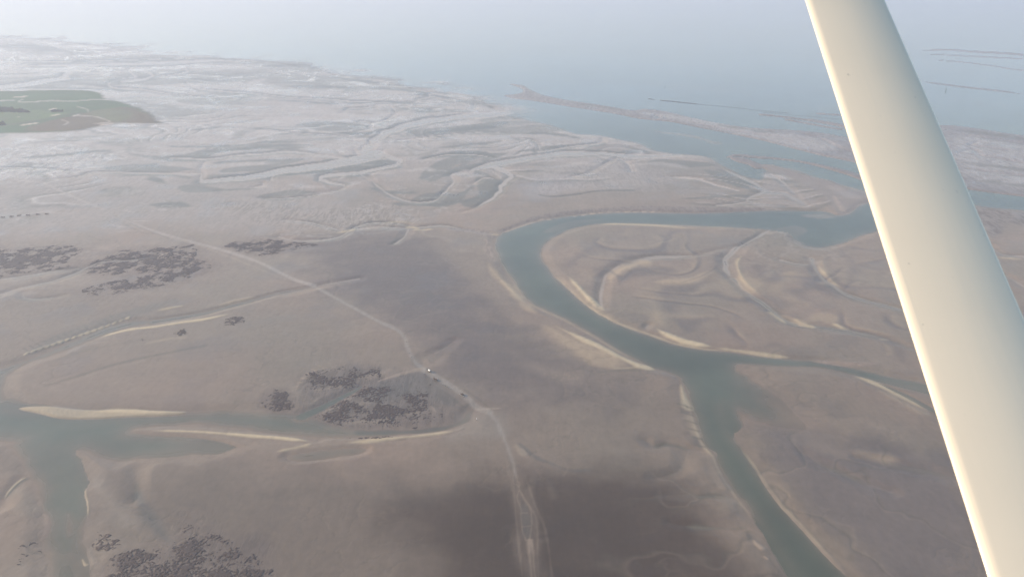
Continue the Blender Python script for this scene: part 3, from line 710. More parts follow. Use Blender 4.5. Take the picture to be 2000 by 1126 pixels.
crest((2, 3), 85,1000, 92,1015, 88,1040, 80,1055, k=.5, soft=4, color=C(.34,.25,.19))
crest((8, 22), 170,905, 195,950, 230,1000, 290,1055, color=C(.265,.215,.165), k=.75, soft=9, dh=.2)
crest((1.2, 3), 164,945, 168,965, 172,990, 170,1020, k=.6, soft=1.5)
crest((8, 7), 168,1055, 180,1090, 190,1126, 210,1200, k=.55, soft=3, color=C(.30,.245,.19))
crest((2.5, 2.5), 158,1085, 165,1100, 170,1103, k=.8, soft=1.5)
tone(sd_stroke(S(270,965,4, 285,1000,8, 310,1035,10, 330,1060,6)), C(.10,.098,.088), .7, 5)
tone(sd_poly(P2(0,1120, 40,1105, 90,1095, 100,1140, 0,1200), 15), C(.26,.205,.155), .6, 8)
# knob at the lower right bank, orange light painted into its colour
crest((3, 6), 1470,1052, 1480,1064, 1492,1074, k=.75, soft=2, color=C(.44,.32,.22))
crest((2, 2), 1490,1086, 1502,1094, k=.8, soft=1.5, color=C(.44,.32,.22))
for q in ((1400,1000, 1430,990, 1455,1000), (1405,980, 1420,976, 1440,988), (1435,1020, 1450,1014, 1462,1028), (1398,925, 1410,940, 1425,965)):
    crest((5, 7), *q, color=C(.24,.19,.14), k=.55, soft=5)
# reef and its surroundings
tone(sd_poly(P2(590,745, 640,722, 720,716, 800,730, 860,770, 880,820, 800,836, 700,836, 620,835, 600,810, 585,775), 20), C(.135,.108,.092), .75, 12, .6, .6)
crest((2, 2.5), 580,800, 578,770, 590,745, 620,725, 660,716, 720,712, k=.35, soft=3, color=SAND * 1.4)
for q in ((600,770, 640,760, 680,755), (650,800, 690,792, 740,785), (660,828, 720,824, 790,822), (690,740, 740,732, 770,715), (640,765, 610,790, 600,800), (780,812, 830,806), (835,805, 845,800, 860,812)):
    crest((2.5, 4.5), *q, color=C(.25,.20,.15), k=.6, soft=3, dh=.2)
crest((1, .8), 835,790, 848,800, 855,812, k=.6, soft=1.2, color=C(.36,.26,.19))
crest((6, 2.5), 700,752, 740,735, 790,724, 830,718, k=.35, soft=4, color=SAND * 1.35)
tone(sd_poly(P2(710,770, 790,735, 830,728, 880,760, 880,790, 820,780, 740,790), 20), C(.125,.112,.098), .6, 10)
for a in range(7):
    crest(.8, 560 + a * 9, 768 - a * 9.5, 578 + a * 9, 762 - a * 7, k=.35, soft=1.2, color=GOLD)
tone(sd_stroke(S(700,845,3, 800,843,4, 870,835,3, 905,822,2)), C(.10,.09,.08), .7, 3)
crest((1.4, 1.6), 925,797, 935,800, 965,800, 990,798, k=.6, soft=1.5, color=C(.34,.27,.20))
tone(sd_poly(P2(900,815, 950,808, 985,812, 980,850, 880,860, 890,840), 20), C(.235,.195,.155), .7, 9)
crest((3, 8), 1003,868, 1018,880, 1030,893, k=.6, soft=2, color=C(.28,.23,.17))
tone(sd_stroke(S(1015,868,2, 1035,885,4, 1050,897,4, 1080,908,1.6, 1110,920,1.6, 1150,920,1)), C(.105,.098,.085), .7, 2.5)
tone(sd_stroke(line((4, 8), 1080,790, 1100,780, 1130,775), 20), PURP * .8, .5, 9)
tone(sd_stroke(line((1.5, 2.5), 1165,730, 1200,726, 1240,724), 20), MUD, .6, 3)
for a in range(6):
    tone(sd_stroke(line(1.2, 1325 + a * 7, 790 + a * 16, 1350 + a * 5, 797 + a * 15), 10), MUD, .6, 1.6)
tone(sd_stroke(S(990,905,10, 1012,950,16, 1030,1020,22, 1040,1126,26, 1055,1250,30), 30), SAND * .95, .35, 6, .5, .6, 0, 1)
for q in (line(1.1, 1010,938, 1022,975, 1046,1010, 1050,1060, 1052,1126, 1070,1250), line(1, 1002,930, 1006,990, 1012,1050, 1020,1126, 1030,1250), line(1, 1026,930, 1044,985, 1066,1040, 1078,1126), line(.8, 985,880, 996,930, 1000,960)):
    tone(sd_stroke(q, 10), SAND * 1.2, .4, 1.4)
# vertical pools beside the lower track
for q in (P2(1017,990, 1027,985, 1032,1000, 1028,1008, 1018,1004), P2(1019,1008, 1036,1006, 1038,1028, 1020,1028), P2(1021,1032, 1036,1032, 1035,1050, 1028,1055, 1022,1044)):
    tone(sd_poly(q, 10), C(.095,.085,.07), .45, 2.0, .3)
for q in ((1010,940, 1016,946, 1013,952, 1009,947), (1013,960, 1010,975, 1018,995, 1018,1010, 1020,1035, 1027,1056), (1015,958, 1024,975, 1034,990, 1038,1010, 1038,1030, 1034,1056), (1018,1003, 1030,1003), (1020,1030, 1036,1028)):
    tone(sd_stroke(line(.8, *q), 8), SAND * 1.3, .45, .9)
for q in ((1050,940, 1048,970, 1056,1010, 1058,1035), (1030,935, 1026,955), (1072,948, 1080,950), (1055,1050, 1080,1045), (1070,1005, 1090,1002), (1068,960, 1095,965)):
    tone(sd_stroke(line((2, 1.5), *q), 8), DARK * .75, .6, 3)
crest((2, 2), 1070,935, 1078,960, 1084,985, k=.25, soft=4, color=SAND)
tone(sd_stroke(S(1105,905,1.5, 1108,918,1.5, 1100,930,1)), SAND * 1.15, .5, 2)

for q, sf in ((P2(-60,480, 40,480, 140,474, 190,500, 150,525, 90,530, -60,548), 14), (P2(160,512, 240,486, 330,478, 400,474, 400,500, 430,520, 360,545, 270,540, 190,545, 150,530), 14),
          (P2(150,570, 230,545, 300,532, 380,522, 430,516, 410,535, 330,560, 250,576, 170,582), 12), (P2(430,482, 480,468, 540,465, 630,476, 560,494, 520,505, 480,498), 10),
          (P2(200,1140, 210,1090, 260,1070, 330,1055, 350,1030, 380,1020, 450,1045, 520,1085, 560,1140, 520,1240, 230,1240), 12), (P2(505,790, 520,763, 560,758, 582,790, 570,808, 530,806), 6)):
    tone(sd_poly(q, 30), C(.130, .098, .082), .6 if q[0][1] > 700 else .3, sf * 1.3, .6, .5, 0, 1.0)
# ---- the wagon track across the flats
TR = [line((1.6, 2.4), 20,352, 80,357, 110,370, 150,388, 195,407, 235,428, 270,441, 300,452, 345,466, 400,480, 440,491, 500,511, 540,530, 575,547, 612,558),
      line((2.2, 3.5), 612,558, 650,580, 700,607, 740,629, 772,643, 790,660, 798,685, 812,708, 830,724),
      line((4.5, 4.5), 830,724, 868,747, 900,768, 930,794, 955,806),
      line((3, 1.3), 955,806, 972,828, 984,856, 1000,900, 1008,935)]
for t_ in TR:
    f = sd_stroke([(a, b, c * 1.25) for a, b, c in t_], 20)
    (r0, r1, c0, c1), sd = f
    s_ = (slice(r0, r1), slice(c0, c1))
    TRACK[s_] = np.maximum(TRACK[s_], sd < 0)
    yf = t_[0][1] < 400
    tone(f, C(.42,.355,.30) if yf else C(.300,.258,.215), .62 if yf else .66, 2.0, .5, .3, -0.05, .5)
tone(sd_stroke(line((1.2, 1.2), 575,547, 612,560, 640,575, 700,608, 770,644)), SILV * 1.1, .35, 1.5)
for q in (line((1.0, 1.0), 195,408, 120,414, 60,424, 0,431, -200,445), line((.9, .9), 85,362, 120,385, 200,420), line((.8, .8), 20,352, 60,365, 110,382), line(.9, 210,410, 250,437, 300,460, 330,462),
          line((1.6, 1.6), 1033,1056, 1034,1080, 1038,1126, 1050,1250), line((1.3, 1.3), 1038,1056, 1041,1080, 1045,1126, 1062,1250), line(1, 826,719, 810,722), line((3, 1), 820,722, 780,732, 740,745),
          line(.8, 400,482, 470,512, 560,548), line(1.0, 275,445, 320,440, 360,448), line((1, 1), 330,462, 420,492, 520,532)):
    tone(sd_stroke(q), SAND * 1.5, .65, 1.6)
for q in (line(.8, 205,412, 250,435, 300,455, 330,466), line(.7, 225,428, 270,452, 300,458), line(.6, 540,545, 575,552), line(1.2, 850,755, 880,775, 905,795, 915,790), line((1.5, 1), 905,760, 940,785, 960,800)):
    tone(sd_stroke(q), MUD * .8, .45, 1.4)
# wheel ruts
tone(sd_stroke(line(2, 0,421, 60,418, 100,416, 190,408), 8), SAND * 1.3, .3, 3)

# low relief everywhere: contour-like folds left by the ebb, fine threads of drainage
inl = (H > .05) & (MARSH < .5)
f = sd_poly(P2(1075,480, 1130,452, 1300,445, 1500,456, 1560,485, 1700,470, 1800,560, 1850,700, 1700,705, 1500,690, 1330,668, 1200,622, 1110,555), 90)
(r0, r1, c0, c1), sd = f
s_ = (slice(r0, r1), slice(c0, c1))
fold = np.zeros((NR, NC)); fold[s_] = 1 - sstep(-45, 5, sd)
g1_ = fbm(X, Y, 230, 3, 101); g2_ = fbm(X, Y, 230, 3, 102)
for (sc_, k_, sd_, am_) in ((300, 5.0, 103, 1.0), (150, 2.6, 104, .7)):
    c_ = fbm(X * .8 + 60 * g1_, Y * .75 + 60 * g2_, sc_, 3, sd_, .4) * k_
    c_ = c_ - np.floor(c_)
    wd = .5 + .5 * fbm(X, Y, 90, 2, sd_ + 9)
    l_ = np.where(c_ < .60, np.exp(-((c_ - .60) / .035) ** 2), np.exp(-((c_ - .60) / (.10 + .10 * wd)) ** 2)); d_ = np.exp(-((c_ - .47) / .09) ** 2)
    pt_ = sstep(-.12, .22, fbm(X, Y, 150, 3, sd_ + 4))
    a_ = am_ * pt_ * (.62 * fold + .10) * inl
    COLR += (GOLD * .95 - COLR) * (a_ * l_ * (.30 + .3 * wd))[..., None]  # relief shading painted along the folds: gold light sides, purple dark sides
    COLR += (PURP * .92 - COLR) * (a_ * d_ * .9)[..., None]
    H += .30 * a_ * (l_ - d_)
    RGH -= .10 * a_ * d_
for (sc_, th_, sd_, am_) in ((120, 30, 111, .34), (52, 22, 112, .26), (22, 14, 113, .16)):
    q1 = fbm(X + 30 * g1_, Y + 30 * g2_, sc_, 4, sd_, .5)
    g_ = sstep(.0, .25, fbm(X, Y, sc_ * 4, 3, sd_ + 6)) * inl * (1 - sstep(900, 1700, Y) * .7)
    kl = np.clip(1 - np.abs(q1) * th_, 0, 1) * g_; kq = np.clip(1 - np.abs(q1 - 1.2 / th_) * th_, 0, 1) * g_
    COLR += (MUD * .8 - COLR) * (am_ * kl)[..., None]; COLR += (SAND * 1.35 - COLR) * (am_ * .6 * kq)[..., None]
    H -= .12 * kl
# keep colours sane; fine natural mottling of mud and sand
COLR *= (1 + 0.06 * WOB + 0.05 * WOB2 + 0.05 * FINE)[..., None]
# wet hollows are glossier and darker
hol = fbm(X + 40 * b1, Y, 70, 4, 61)
COLR *= (1 - 0.10 * sstep(.12, .4, hol))[..., None]
RGH -= 0.10 * sstep(.1, .4, hol)
H += np.where(H > 0.05, 0.10 * WOB * np.clip(H, 0, 1) + 0.05 * WOB2, 0)
H = np.where((DEP <= 0) & (H < 0.02), 0.02, H)
H = np.where(MARSH > 0, np.maximum(H, .25) + 0.12 * FINE, H)
RGH = np.clip(RGH, .16, .9)
COLR = np.clip(COLR, .02, .8)

# ------------------------------------------------------------------ materials
def newmat(name):
    m = bpy.data.materials.new(name)
    m.use_nodes = True
    nt = m.node_tree
    b = nt.nodes['Principled BSDF']
    return m, nt, b

def N(nt, typ, **kw):
    n = nt.nodes.new(typ)
    for k_, v in kw.items():
        if hasattr(n, k_): setattr(n, k_, v)
        else: n.inputs[k_].default_value = v
    return n

def math_(nt, op, a, b=None, clamp=False):
    n = nt.nodes.new('ShaderNodeMath'); n.operation = op; n.use_clamp = clamp
    for i, v in enumerate((a, b)):
        if v is None: continue
        if isinstance(v, (int, float)): n.inputs[i].default_value = v
        else: nt.links.new(v, n.inputs[i])
    return n.outputs[0]

def noise_tex(nt, scale, detail=4, rough=.55, stretch=(1, 1, 1), rot=0, dist=0):
    tc = N(nt, 'ShaderNodeTexCoord')
    mp = N(nt, 'ShaderNodeMapping')
    mp.inputs['Scale'].default_value = stretch
    mp.inputs['Rotation'].default_value = (0, 0, rot)
    nt.links.new(tc.outputs['Object'], mp.inputs[0])
    t = N(nt, 'ShaderNodeTexNoise', Scale=scale, Detail=detail, Roughness=rough, Distortion=dist)
    nt.links.new(mp.outputs[0], t.inputs['Vector'])
    return t.outputs['Fac']

def mat_ground(name, grass=False):
    m, nt, b = newmat(name)
    ca = N(nt, 'ShaderNodeAttribute', attribute_name='tint')
    ra = N(nt, 'ShaderNodeAttribute', attribute_name='sheen')       # x = roughness, y = ripples
    sx = N(nt, 'ShaderNodeSeparateXYZ'); nt.links.new(ra.outputs['Vector'], sx.inputs[0])
    n1 = noise_tex(nt, 0.22, 6, .62, (1, .75, 1))
    rip = noise_tex(nt, 0.055, 5, .6, (2.3, .42, 1), .3, 1.0)        # long crests of sand ripples
    rip2 = noise_tex(nt, 0.14, 3, .6, (1.6, .5, 1), -.3, .8)
    r = math_(nt, 'ADD', math_(nt, 'MULTIPLY', rip, .6), math_(nt, 'MULTIPLY', rip2, .5))
    rr = N(nt, 'ShaderNodeMapRange'); rr.inputs['From Min'].default_value = .46; rr.inputs['From Max'].default_value = .62
    rr.interpolation_type = 'SMOOTHSTEP'
    nt.links.new(r, rr.inputs['Value'])
    ripf = math_(nt, 'MULTIPLY', rr.outputs[0], sx.outputs['Y'])
    # brightness factor = 1 + .34*(n1-.5) + .5*(rip-.5*mask)
    f1 = math_(nt, 'ADD', math_(nt, 'MULTIPLY', math_(nt, 'SUBTRACT', n1, .5), .30 if not grass else 1.0), 1.0)
    f2 = math_(nt, 'ADD', f1, math_(nt, 'SUBTRACT', math_(nt, 'MULTIPLY', ripf, .48), math_(nt, 'MULTIPLY', sx.outputs['Y'], .20)))
    mx = N(nt, 'ShaderNodeVectorMath', operation='SCALE')
    nt.links.new(ca.outputs['Color'], mx.inputs[0]); nt.links.new(f2, mx.inputs['Scale'])
    nt.links.new(mx.outputs[0], b.inputs['Base Color'])
    ro = math_(nt, 'SUBTRACT', sx.outputs['X'], math_(nt, 'MULTIPLY', ripf, .14))
    nt.links.new(math_(nt, 'MAXIMUM', ro, .14), b.inputs['Roughness'])
    b.inputs['IOR'].default_value = 1.38
    bp = N(nt, 'ShaderNodeBump', Strength=.55, Distance=.35)
    hgt = math_(nt, 'ADD', math_(nt, 'MULTIPLY', n1, .5), math_(nt, 'MULTIPLY', ripf, 1.0))
    nt.links.new(hgt, bp.inputs['Height'])
    nt.links.new(bp.outputs[0], b.inputs['Normal'])
    return m

def mat_water(name):
    m, nt, b = newmat(name)
    ca = N(nt, 'ShaderNodeAttribute', attribute_name='tint')
    n1 = noise_tex(nt, 0.018, 5, .6, (1, 1, 1), 0, .6)
    f = math_(nt, 'ADD', math_(nt, 'MULTIPLY', math_(nt, 'SUBTRACT', n1, .5), .35), 1.0)
    mx = N(nt, 'ShaderNodeVectorMath', operation='SCALE')
    nt.links.new(ca.outputs['Color'], mx.inputs[0]); nt.links.new(f, mx.inputs['Scale'])
    nt.links.new(mx.outputs[0], b.inputs['Base Color'])
    n2 = noise_tex(nt, 0.5, 3, .6, (1, .5, 1), .3)
    n3 = noise_tex(nt, 0.03, 3, .6, (.6, 1.6, 1), .2)
    b.inputs['IOR'].default_value = 1.33
    ra = N(nt, 'ShaderNodeAttribute', attribute_name='sheen')
    sx = N(nt, 'ShaderNodeSeparateXYZ'); nt.links.new(ra.outputs['Vector'], sx.inputs[0])
    ro = math_(nt, 'ADD', math_(nt, 'MULTIPLY', n3, .10), sx.outputs['X'])
    nt.links.new(ro, b.inputs['Roughness'])
    bp = N(nt, 'ShaderNodeBump', Strength=.35, Distance=.12)
    nt.links.new(n2, bp.inputs['Height'])
    nt.links.new(bp.outputs[0], b.inputs['Normal'])
    return m

def mat_plain(name, col, rough=.6, var=.25, scale=3.0, coat=0, bump=.2):
    m, nt, b = newmat(name)
    n1 = noise_tex(nt, scale, 4)
    f = math_(nt, 'ADD', math_(nt, 'MULTIPLY', math_(nt, 'SUBTRACT', n1, .5), var * 2), 1.0)
    rgb = N(nt, 'ShaderNodeRGB'); rgb.outputs[0].default_value = (*col, 1)
    mx = N(nt, 'ShaderNodeVectorMath', operation='SCALE')
    nt.links.new(rgb.outputs[0], mx.inputs[0]); nt.links.new(f, mx.inputs['Scale'])
    nt.links.new(mx.outputs[0], b.inputs['Base Color'])
    b.inputs['Roughness'].default_value = rough
    b.inputs['Coat Weight'].default_value = coat
    if bump:
        bp = N(nt, 'ShaderNodeBump', Strength=bump, Distance=.02)
        nt.links.new(n1, bp.inputs['Height']); nt.links.new(bp.outputs[0], b.inputs['Normal'])
    return m

M_FLAT = mat_ground('wet_sand_and_mud')
M_MARSH = mat_ground('marsh_grass', True)
M_WATER = mat_water('murky_tidal_water')

# ------------------------------------------------------------------ grid -> objects
vid = np.arange(NR * NC).reshape(NR, NC)
def quads(mask):
    r, c = np.nonzero(mask)
    a = vid[r, c]; b = vid[r, c + 1]; d = vid[r + 1, c]; e = vid[r + 1, c + 1]
    return np.stack([a, b, e, d], 1)

def sheet(name, mask, Z, colors, rough, rip, mat, label=None):
    q = quads(mask)
    used, inv = np.unique(q, return_inverse=True)
    inv = inv.reshape(q.shape)
    me = bpy.data.meshes.new(name)
    co = np.stack([X.ravel()[used], Y.ravel()[used], Z.ravel()[used]], 1).astype(np.float32)
    me.vertices.add(len(used)); me.vertices.foreach_set('co', co.ravel())
    n = len(q)
    me.loops.add(n * 4); me.loops.foreach_set('vertex_index', inv.astype(np.int32).ravel())
    me.polygons.add(n)
    me.polygons.foreach_set('loop_start', np.arange(0, n * 4, 4, dtype=np.int32))
    me.polygons.foreach_set('use_smooth', np.ones(n, dtype=bool))
    me.update(calc_edges=True)
    at = me.attributes.new('tint', 'FLOAT_VECTOR', 'POINT')
    at.data.foreach_set('vector', colors.reshape(-1, 3)[used].astype(np.float32).ravel())
    at = me.attributes.new('sheen', 'FLOAT_VECTOR', 'POINT')
    v = np.stack([rough.ravel()[used], rip.ravel()[used], 0 * used], 1).astype(np.float32)
    at.data.foreach_set('vector', v.ravel())
    me.materials.append(mat)
    o = bpy.data.objects.new(name, me)
    COL.objects.link(o)
    tag(o, label, None, None, 'structure')
    return o

def q4(a): return np.stack([a[:-1, :-1], a[1:, :-1], a[:-1, 1:], a[1:, 1:]])
anyw = q4(DEP).max(0) > 0
alldeep = q4(H).max(0) < -0.45
anym = q4(MARSH).mean(0) > .5
anyt = (q4(TRACK).mean(0) > .5) & ~anym
anyb = (q4(BANK).mean(0) > .5) & ~anym & ~anyt
land = ~alldeep
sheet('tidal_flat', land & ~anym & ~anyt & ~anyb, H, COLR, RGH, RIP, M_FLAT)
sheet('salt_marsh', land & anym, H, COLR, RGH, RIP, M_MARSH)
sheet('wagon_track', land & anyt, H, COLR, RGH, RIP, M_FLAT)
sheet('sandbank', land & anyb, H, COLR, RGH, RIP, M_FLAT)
# murk: the deeper the water, the less of the bed's colour comes through
kd = np.exp(-np.maximum(DEP, 0) / 0.42)[..., None]
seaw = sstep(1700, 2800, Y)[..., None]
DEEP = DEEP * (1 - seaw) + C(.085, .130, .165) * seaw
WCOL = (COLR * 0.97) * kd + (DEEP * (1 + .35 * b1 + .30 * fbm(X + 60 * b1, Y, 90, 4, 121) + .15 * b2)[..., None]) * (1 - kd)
SEAWATER = (Y > rowY[np.searchsorted(-vy, -302)])
deepq = q4(H).max(0) < 0.04
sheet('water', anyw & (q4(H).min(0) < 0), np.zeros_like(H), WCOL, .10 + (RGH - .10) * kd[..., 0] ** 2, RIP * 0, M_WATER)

def hgt(x, y):
    """height of the ground under (x, y)"""
    x = np.asarray(x, float); y = np.asarray(y, float)
    fr = np.interp(y, rowY, np.arange(NR)); r = np.clip(fr.astype(int), 0, NR - 2); fr = fr - r
    sc = np.interp(y, rowY, rowS)
    fc = np.interp(x / sc + 1000, ux, np.arange(NC)); c = np.clip(fc.astype(int), 0, NC - 2); fc = fc - c
    return (H[r, c] * (1 - fr) * (1 - fc) + H[r + 1, c] * fr * (1 - fc) + H[r, c + 1] * (1 - fr) * fc + H[r + 1, c + 1] * fr * fc)

def at(px, py, dz=0.0):
    x, y = ground(px, py)
    z = float(hgt(x, y))
    for _ in range(2):                       # step back along the line of sight to the real ground height
        k_ = (CAMH - max(z, 0)) / CAMH
        z = float(hgt(x * k_, y * k_))
    k_ = (CAMH - max(z, 0)) / CAMH
    return Vector((x * k_, y * k_, max(z, 0) + dz))

# ------------------------------------------------------------------ mussel beds: low dark clumps standing proud of the mud
M_MUSSEL = mat_plain('mussel_clumps', (0.058, 0.035, 0.027), .6, .5, .8)
def bed(label, polys, scale, thr, cell, seed, stretch=(1, 1), height=.35, category='mussel bed', name='mussel_bed'):
    V, F = [], []
    base = 0
    for poly in polys:
        P = np.stack(ground(*np.array(smooth(poly, True, 3)).T), 1)
        x0, y0 = P.min(0); x1, y1 = P.max(0)
        gx = np.arange(x0, x1, cell); gy = np.arange(y0, y1, cell * 1.15)
        XX, YY = np.meshgrid(gx, gy)
        ins = np.zeros(XX.shape, bool); dist = np.full(XX.shape, 1e9)
        A, B = P, np.roll(P, -1, 0)
        for a, b in zip(A, B):
            m = (a[1] > YY) != (b[1] > YY)
            xs = a[0] + (YY - a[1]) / (b[1] - a[1] + 1e-9) * (b[0] - a[0])
            ins ^= m & (XX < xs)
            d = b - a; L = d @ d + 1e-9
            t = np.clip(((XX - a[0]) * d[0] + (YY - a[1]) * d[1]) / L, 0, 1)
            dist = np.minimum(dist, np.hypot(XX - a[0] - t * d[0], YY - a[1] - t * d[1]))
        edge = np.clip(dist / (.30 * min(x1 - x0, y1 - y0)), 0, 1)
        wx = 2.5 * perlin(XX / 7, YY / 7, seed + 5); wy = 2.5 * perlin(XX / 7, YY / 7, seed + 6)
        nz = fbm((XX + wx) * stretch[0], (YY + wy) * stretch[1], scale, 3, seed)
        rd = 1 - np.abs(fbm((XX + wx) * stretch[0], (YY + wy) * stretch[1], scale * 2.2, 3, seed + 9)) * 5
        patch = fbm(XX, YY, scale * 9, 3, seed + 3)
        v = np.maximum(nz * 1.7, rd * .5 - .12) + 1.1 * patch - thr - .5 * (1 - edge)
        keep = (v > 0) & ins & (hgt(XX, YY) > .03)
        jx = XX + cell * .3 * perlin(XX * 3.1, YY * 3.1, 2); jy = YY + cell * .3 * perlin(XX * 2.7, YY * 2.7, 4)
        Z = hgt(jx, jy) - .06 + height * np.clip(v * 3 + .35 * perlin(XX / 1.3, YY / 1.3, 11), 0, 1.2) * (v > 0)
        kf = keep[:-1, :-1] & keep[1:, 1:]
        id_ = np.arange(XX.size).reshape(XX.shape)
        r, c = np.nonzero(kf)
        q = np.stack([id_[r, c], id_[r, c + 1], id_[r + 1, c + 1], id_[r + 1, c]], 1)
        if len(q) == 0: continue
        used, inv = np.unique(q, return_inverse=True)
        V.append(np.stack([jx.ravel()[used], jy.ravel()[used], Z.ravel()[used]], 1)); F.append(inv.reshape(q.shape) + base)
        base += len(used)
    if not V: print('EMPTY BED', label); return
    V = np.concatenate(V); F = np.concatenate(F)
    me = bpy.data.meshes.new(name)
    me.vertices.add(len(V)); me.vertices.foreach_set('co', V.astype(np.float32).ravel())
    me.loops.add(len(F) * 4); me.loops.foreach_set('vertex_index', F.astype(np.int32).ravel())
    me.polygons.add(len(F)); me.polygons.foreach_set('loop_start', np.arange(0, len(F) * 4, 4, dtype=np.int32))
    me.update(calc_edges=True)
    me.materials.append(M_MUSSEL)
    o = bpy.data.objects.new(name, me); COL.objects.link(o)
    return tag(o, label, category, 'dark mussel beds on the flats', 'stuff')

bed('dark mussel bed at the left edge above the forked silver creek', [P2(-40,488, 40,486, 90,482, 140,480, 165,490, 130,510, 150,520, 100,528, 40,535, -40,545)], 1.8, -.24, 1.1, 1, (.6, 1.3))
bed('broad dark mussel bed on both sides of the silver creek left of the track', [P2(180,512, 240,490, 330,483, 385,478, 385,500, 410,520, 360,540, 270,535, 190,540, 160,530)], 1.8, -.22, 1.1, 12, (.6, 1.3))
bed('long dark mussel bed below the silver creek', [P2(160,566, 230,548, 300,535, 370,524, 415,518, 400,532, 330,556, 250,572, 180,578)], 1.8, -.22, 1.1, 23, (.6, 1.3))
bed('small dark mussel bed just right of the wagon track', [P2(435,482, 480,470, 540,468, 600,474, 620,480, 560,492, 520,502, 480,496)], 2.0, -.2, 1.0, 34, (.7, 1.2))
bed('branching dark mussel reef beside the wagon track above the teal creek', [P2(590,735, 640,720, 700,716, 750,722, 750,745, 850,790, 865,815, 820,828, 700,840, 620,838, 595,810, 640,785, 690,770, 600,765)], 2.4, -.12, .62, 45)
bed('dark mussel patch at the tip of the sand point left of the reef', [P2(508,788, 525,765, 555,762, 575,790, 570,805, 530,802)], 2.6, -.15, .7, 56)
bed('fringe of dark mussels along the shore below the reef', [P2(670,848, 760,846, 770,856, 690,858), P2(625,836, 720,838, 800,836, 820,830, 790,843, 660,845)], 3.0, .05, .7, 67)
bed('big dark mussel bed at the bottom left right of the green channel', [P2(205,1126, 215,1092, 260,1075, 330,1060, 350,1035, 380,1025, 430,1045, 500,1085, 540,1126, 520,1220, 230,1220)], 2.1, -.12, .5, 78)
bed('small ragged mussel bed on the pale bank right of the green channel', [P2(172,1030, 190,1022, 215,1035, 240,1062, 215,1078, 180,1070)], 3.2, .02, .6, 89)
bed('thin dark mussel ridges on the left bank of the green channel', [P2(28,1105, 45,1080, 80,1068, 92,1075, 60,1092, 35,1108), P2(30,1066, 52,1058, 78,1052, 80,1066, 50,1074, 30,1076)], 3.6, .0, .6, 90, (.5, 1))
bed('little clump of dark mussels in the gully near the channel mouth', [P2(248,972, 265,966, 275,980, 298,990, 290,998, 262,985, 250,980)], 2.6, .02, .6, 91)
bed('faint dark mussel specks below the side creek', [P2(420,640, 440,625, 470,618, 480,630, 450,640), P2(330,655, 360,642, 370,652, 345,658), P2(265,665, 292,658, 285,666, 270,669)], 2.6, .0, .8, 92)
bed('scattered mussels around the lower end of the wagon track', [P2(780,775, 830,750, 860,765, 830,785)], 4.0, .2, .7, 93)

# ------------------------------------------------------------------ bushes on the marsh
def bushes():
    rng = random.Random(3)
    m = mat_plain('bush_leaves', (0.035, 0.055, 0.035), .7, .5, .3)
    V, F = [], []
    for (cx, cy, n, wx, wy) in ((-20,213,60,40,2.2), (12,216,80,16,2.5), (40,218,60,16,2.2), (0,243,30,8,1.2), (110,218,12,8,.8)):
        for _ in range(n):
            px = cx + rng.gauss(0, wx * .5); py = cy + rng.gauss(0, wy * .5)
            p = at(px, py); r = rng.uniform(3, 7)
            for _k in range(14):
                c = p + Vector((rng.gauss(0, r * .5), rng.gauss(0, r * .5), abs(rng.gauss(0, r * .35)) + .3))
                s = r * rng.uniform(.2, .38)
                b = len(V)
                for d in ((1,0,0), (-.5,.9,.1), (-.5,-.9,0), (.1,0,1.1), (0,.1,-.8)):
                    V.append(c + Vector(d) * s * rng.uniform(.7, 1.3))
                F += [(b, b+1, b+3), (b+1, b+2, b+3), (b+2, b, b+3), (b+1, b, b+4), (b+2, b+1, b+4), (b, b+2, b+4)]
    me = bpy.data.meshes.new('bushes'); me.from_pydata([tuple(v) for v in V], [], F); me.materials.append(m)
    o = bpy.data.objects.new('bushes', me); COL.objects.link(o)
    tag(o, 'dark green bushes growing in clumps on the green salt marsh', 'bushes', None, 'stuff')
bushes()

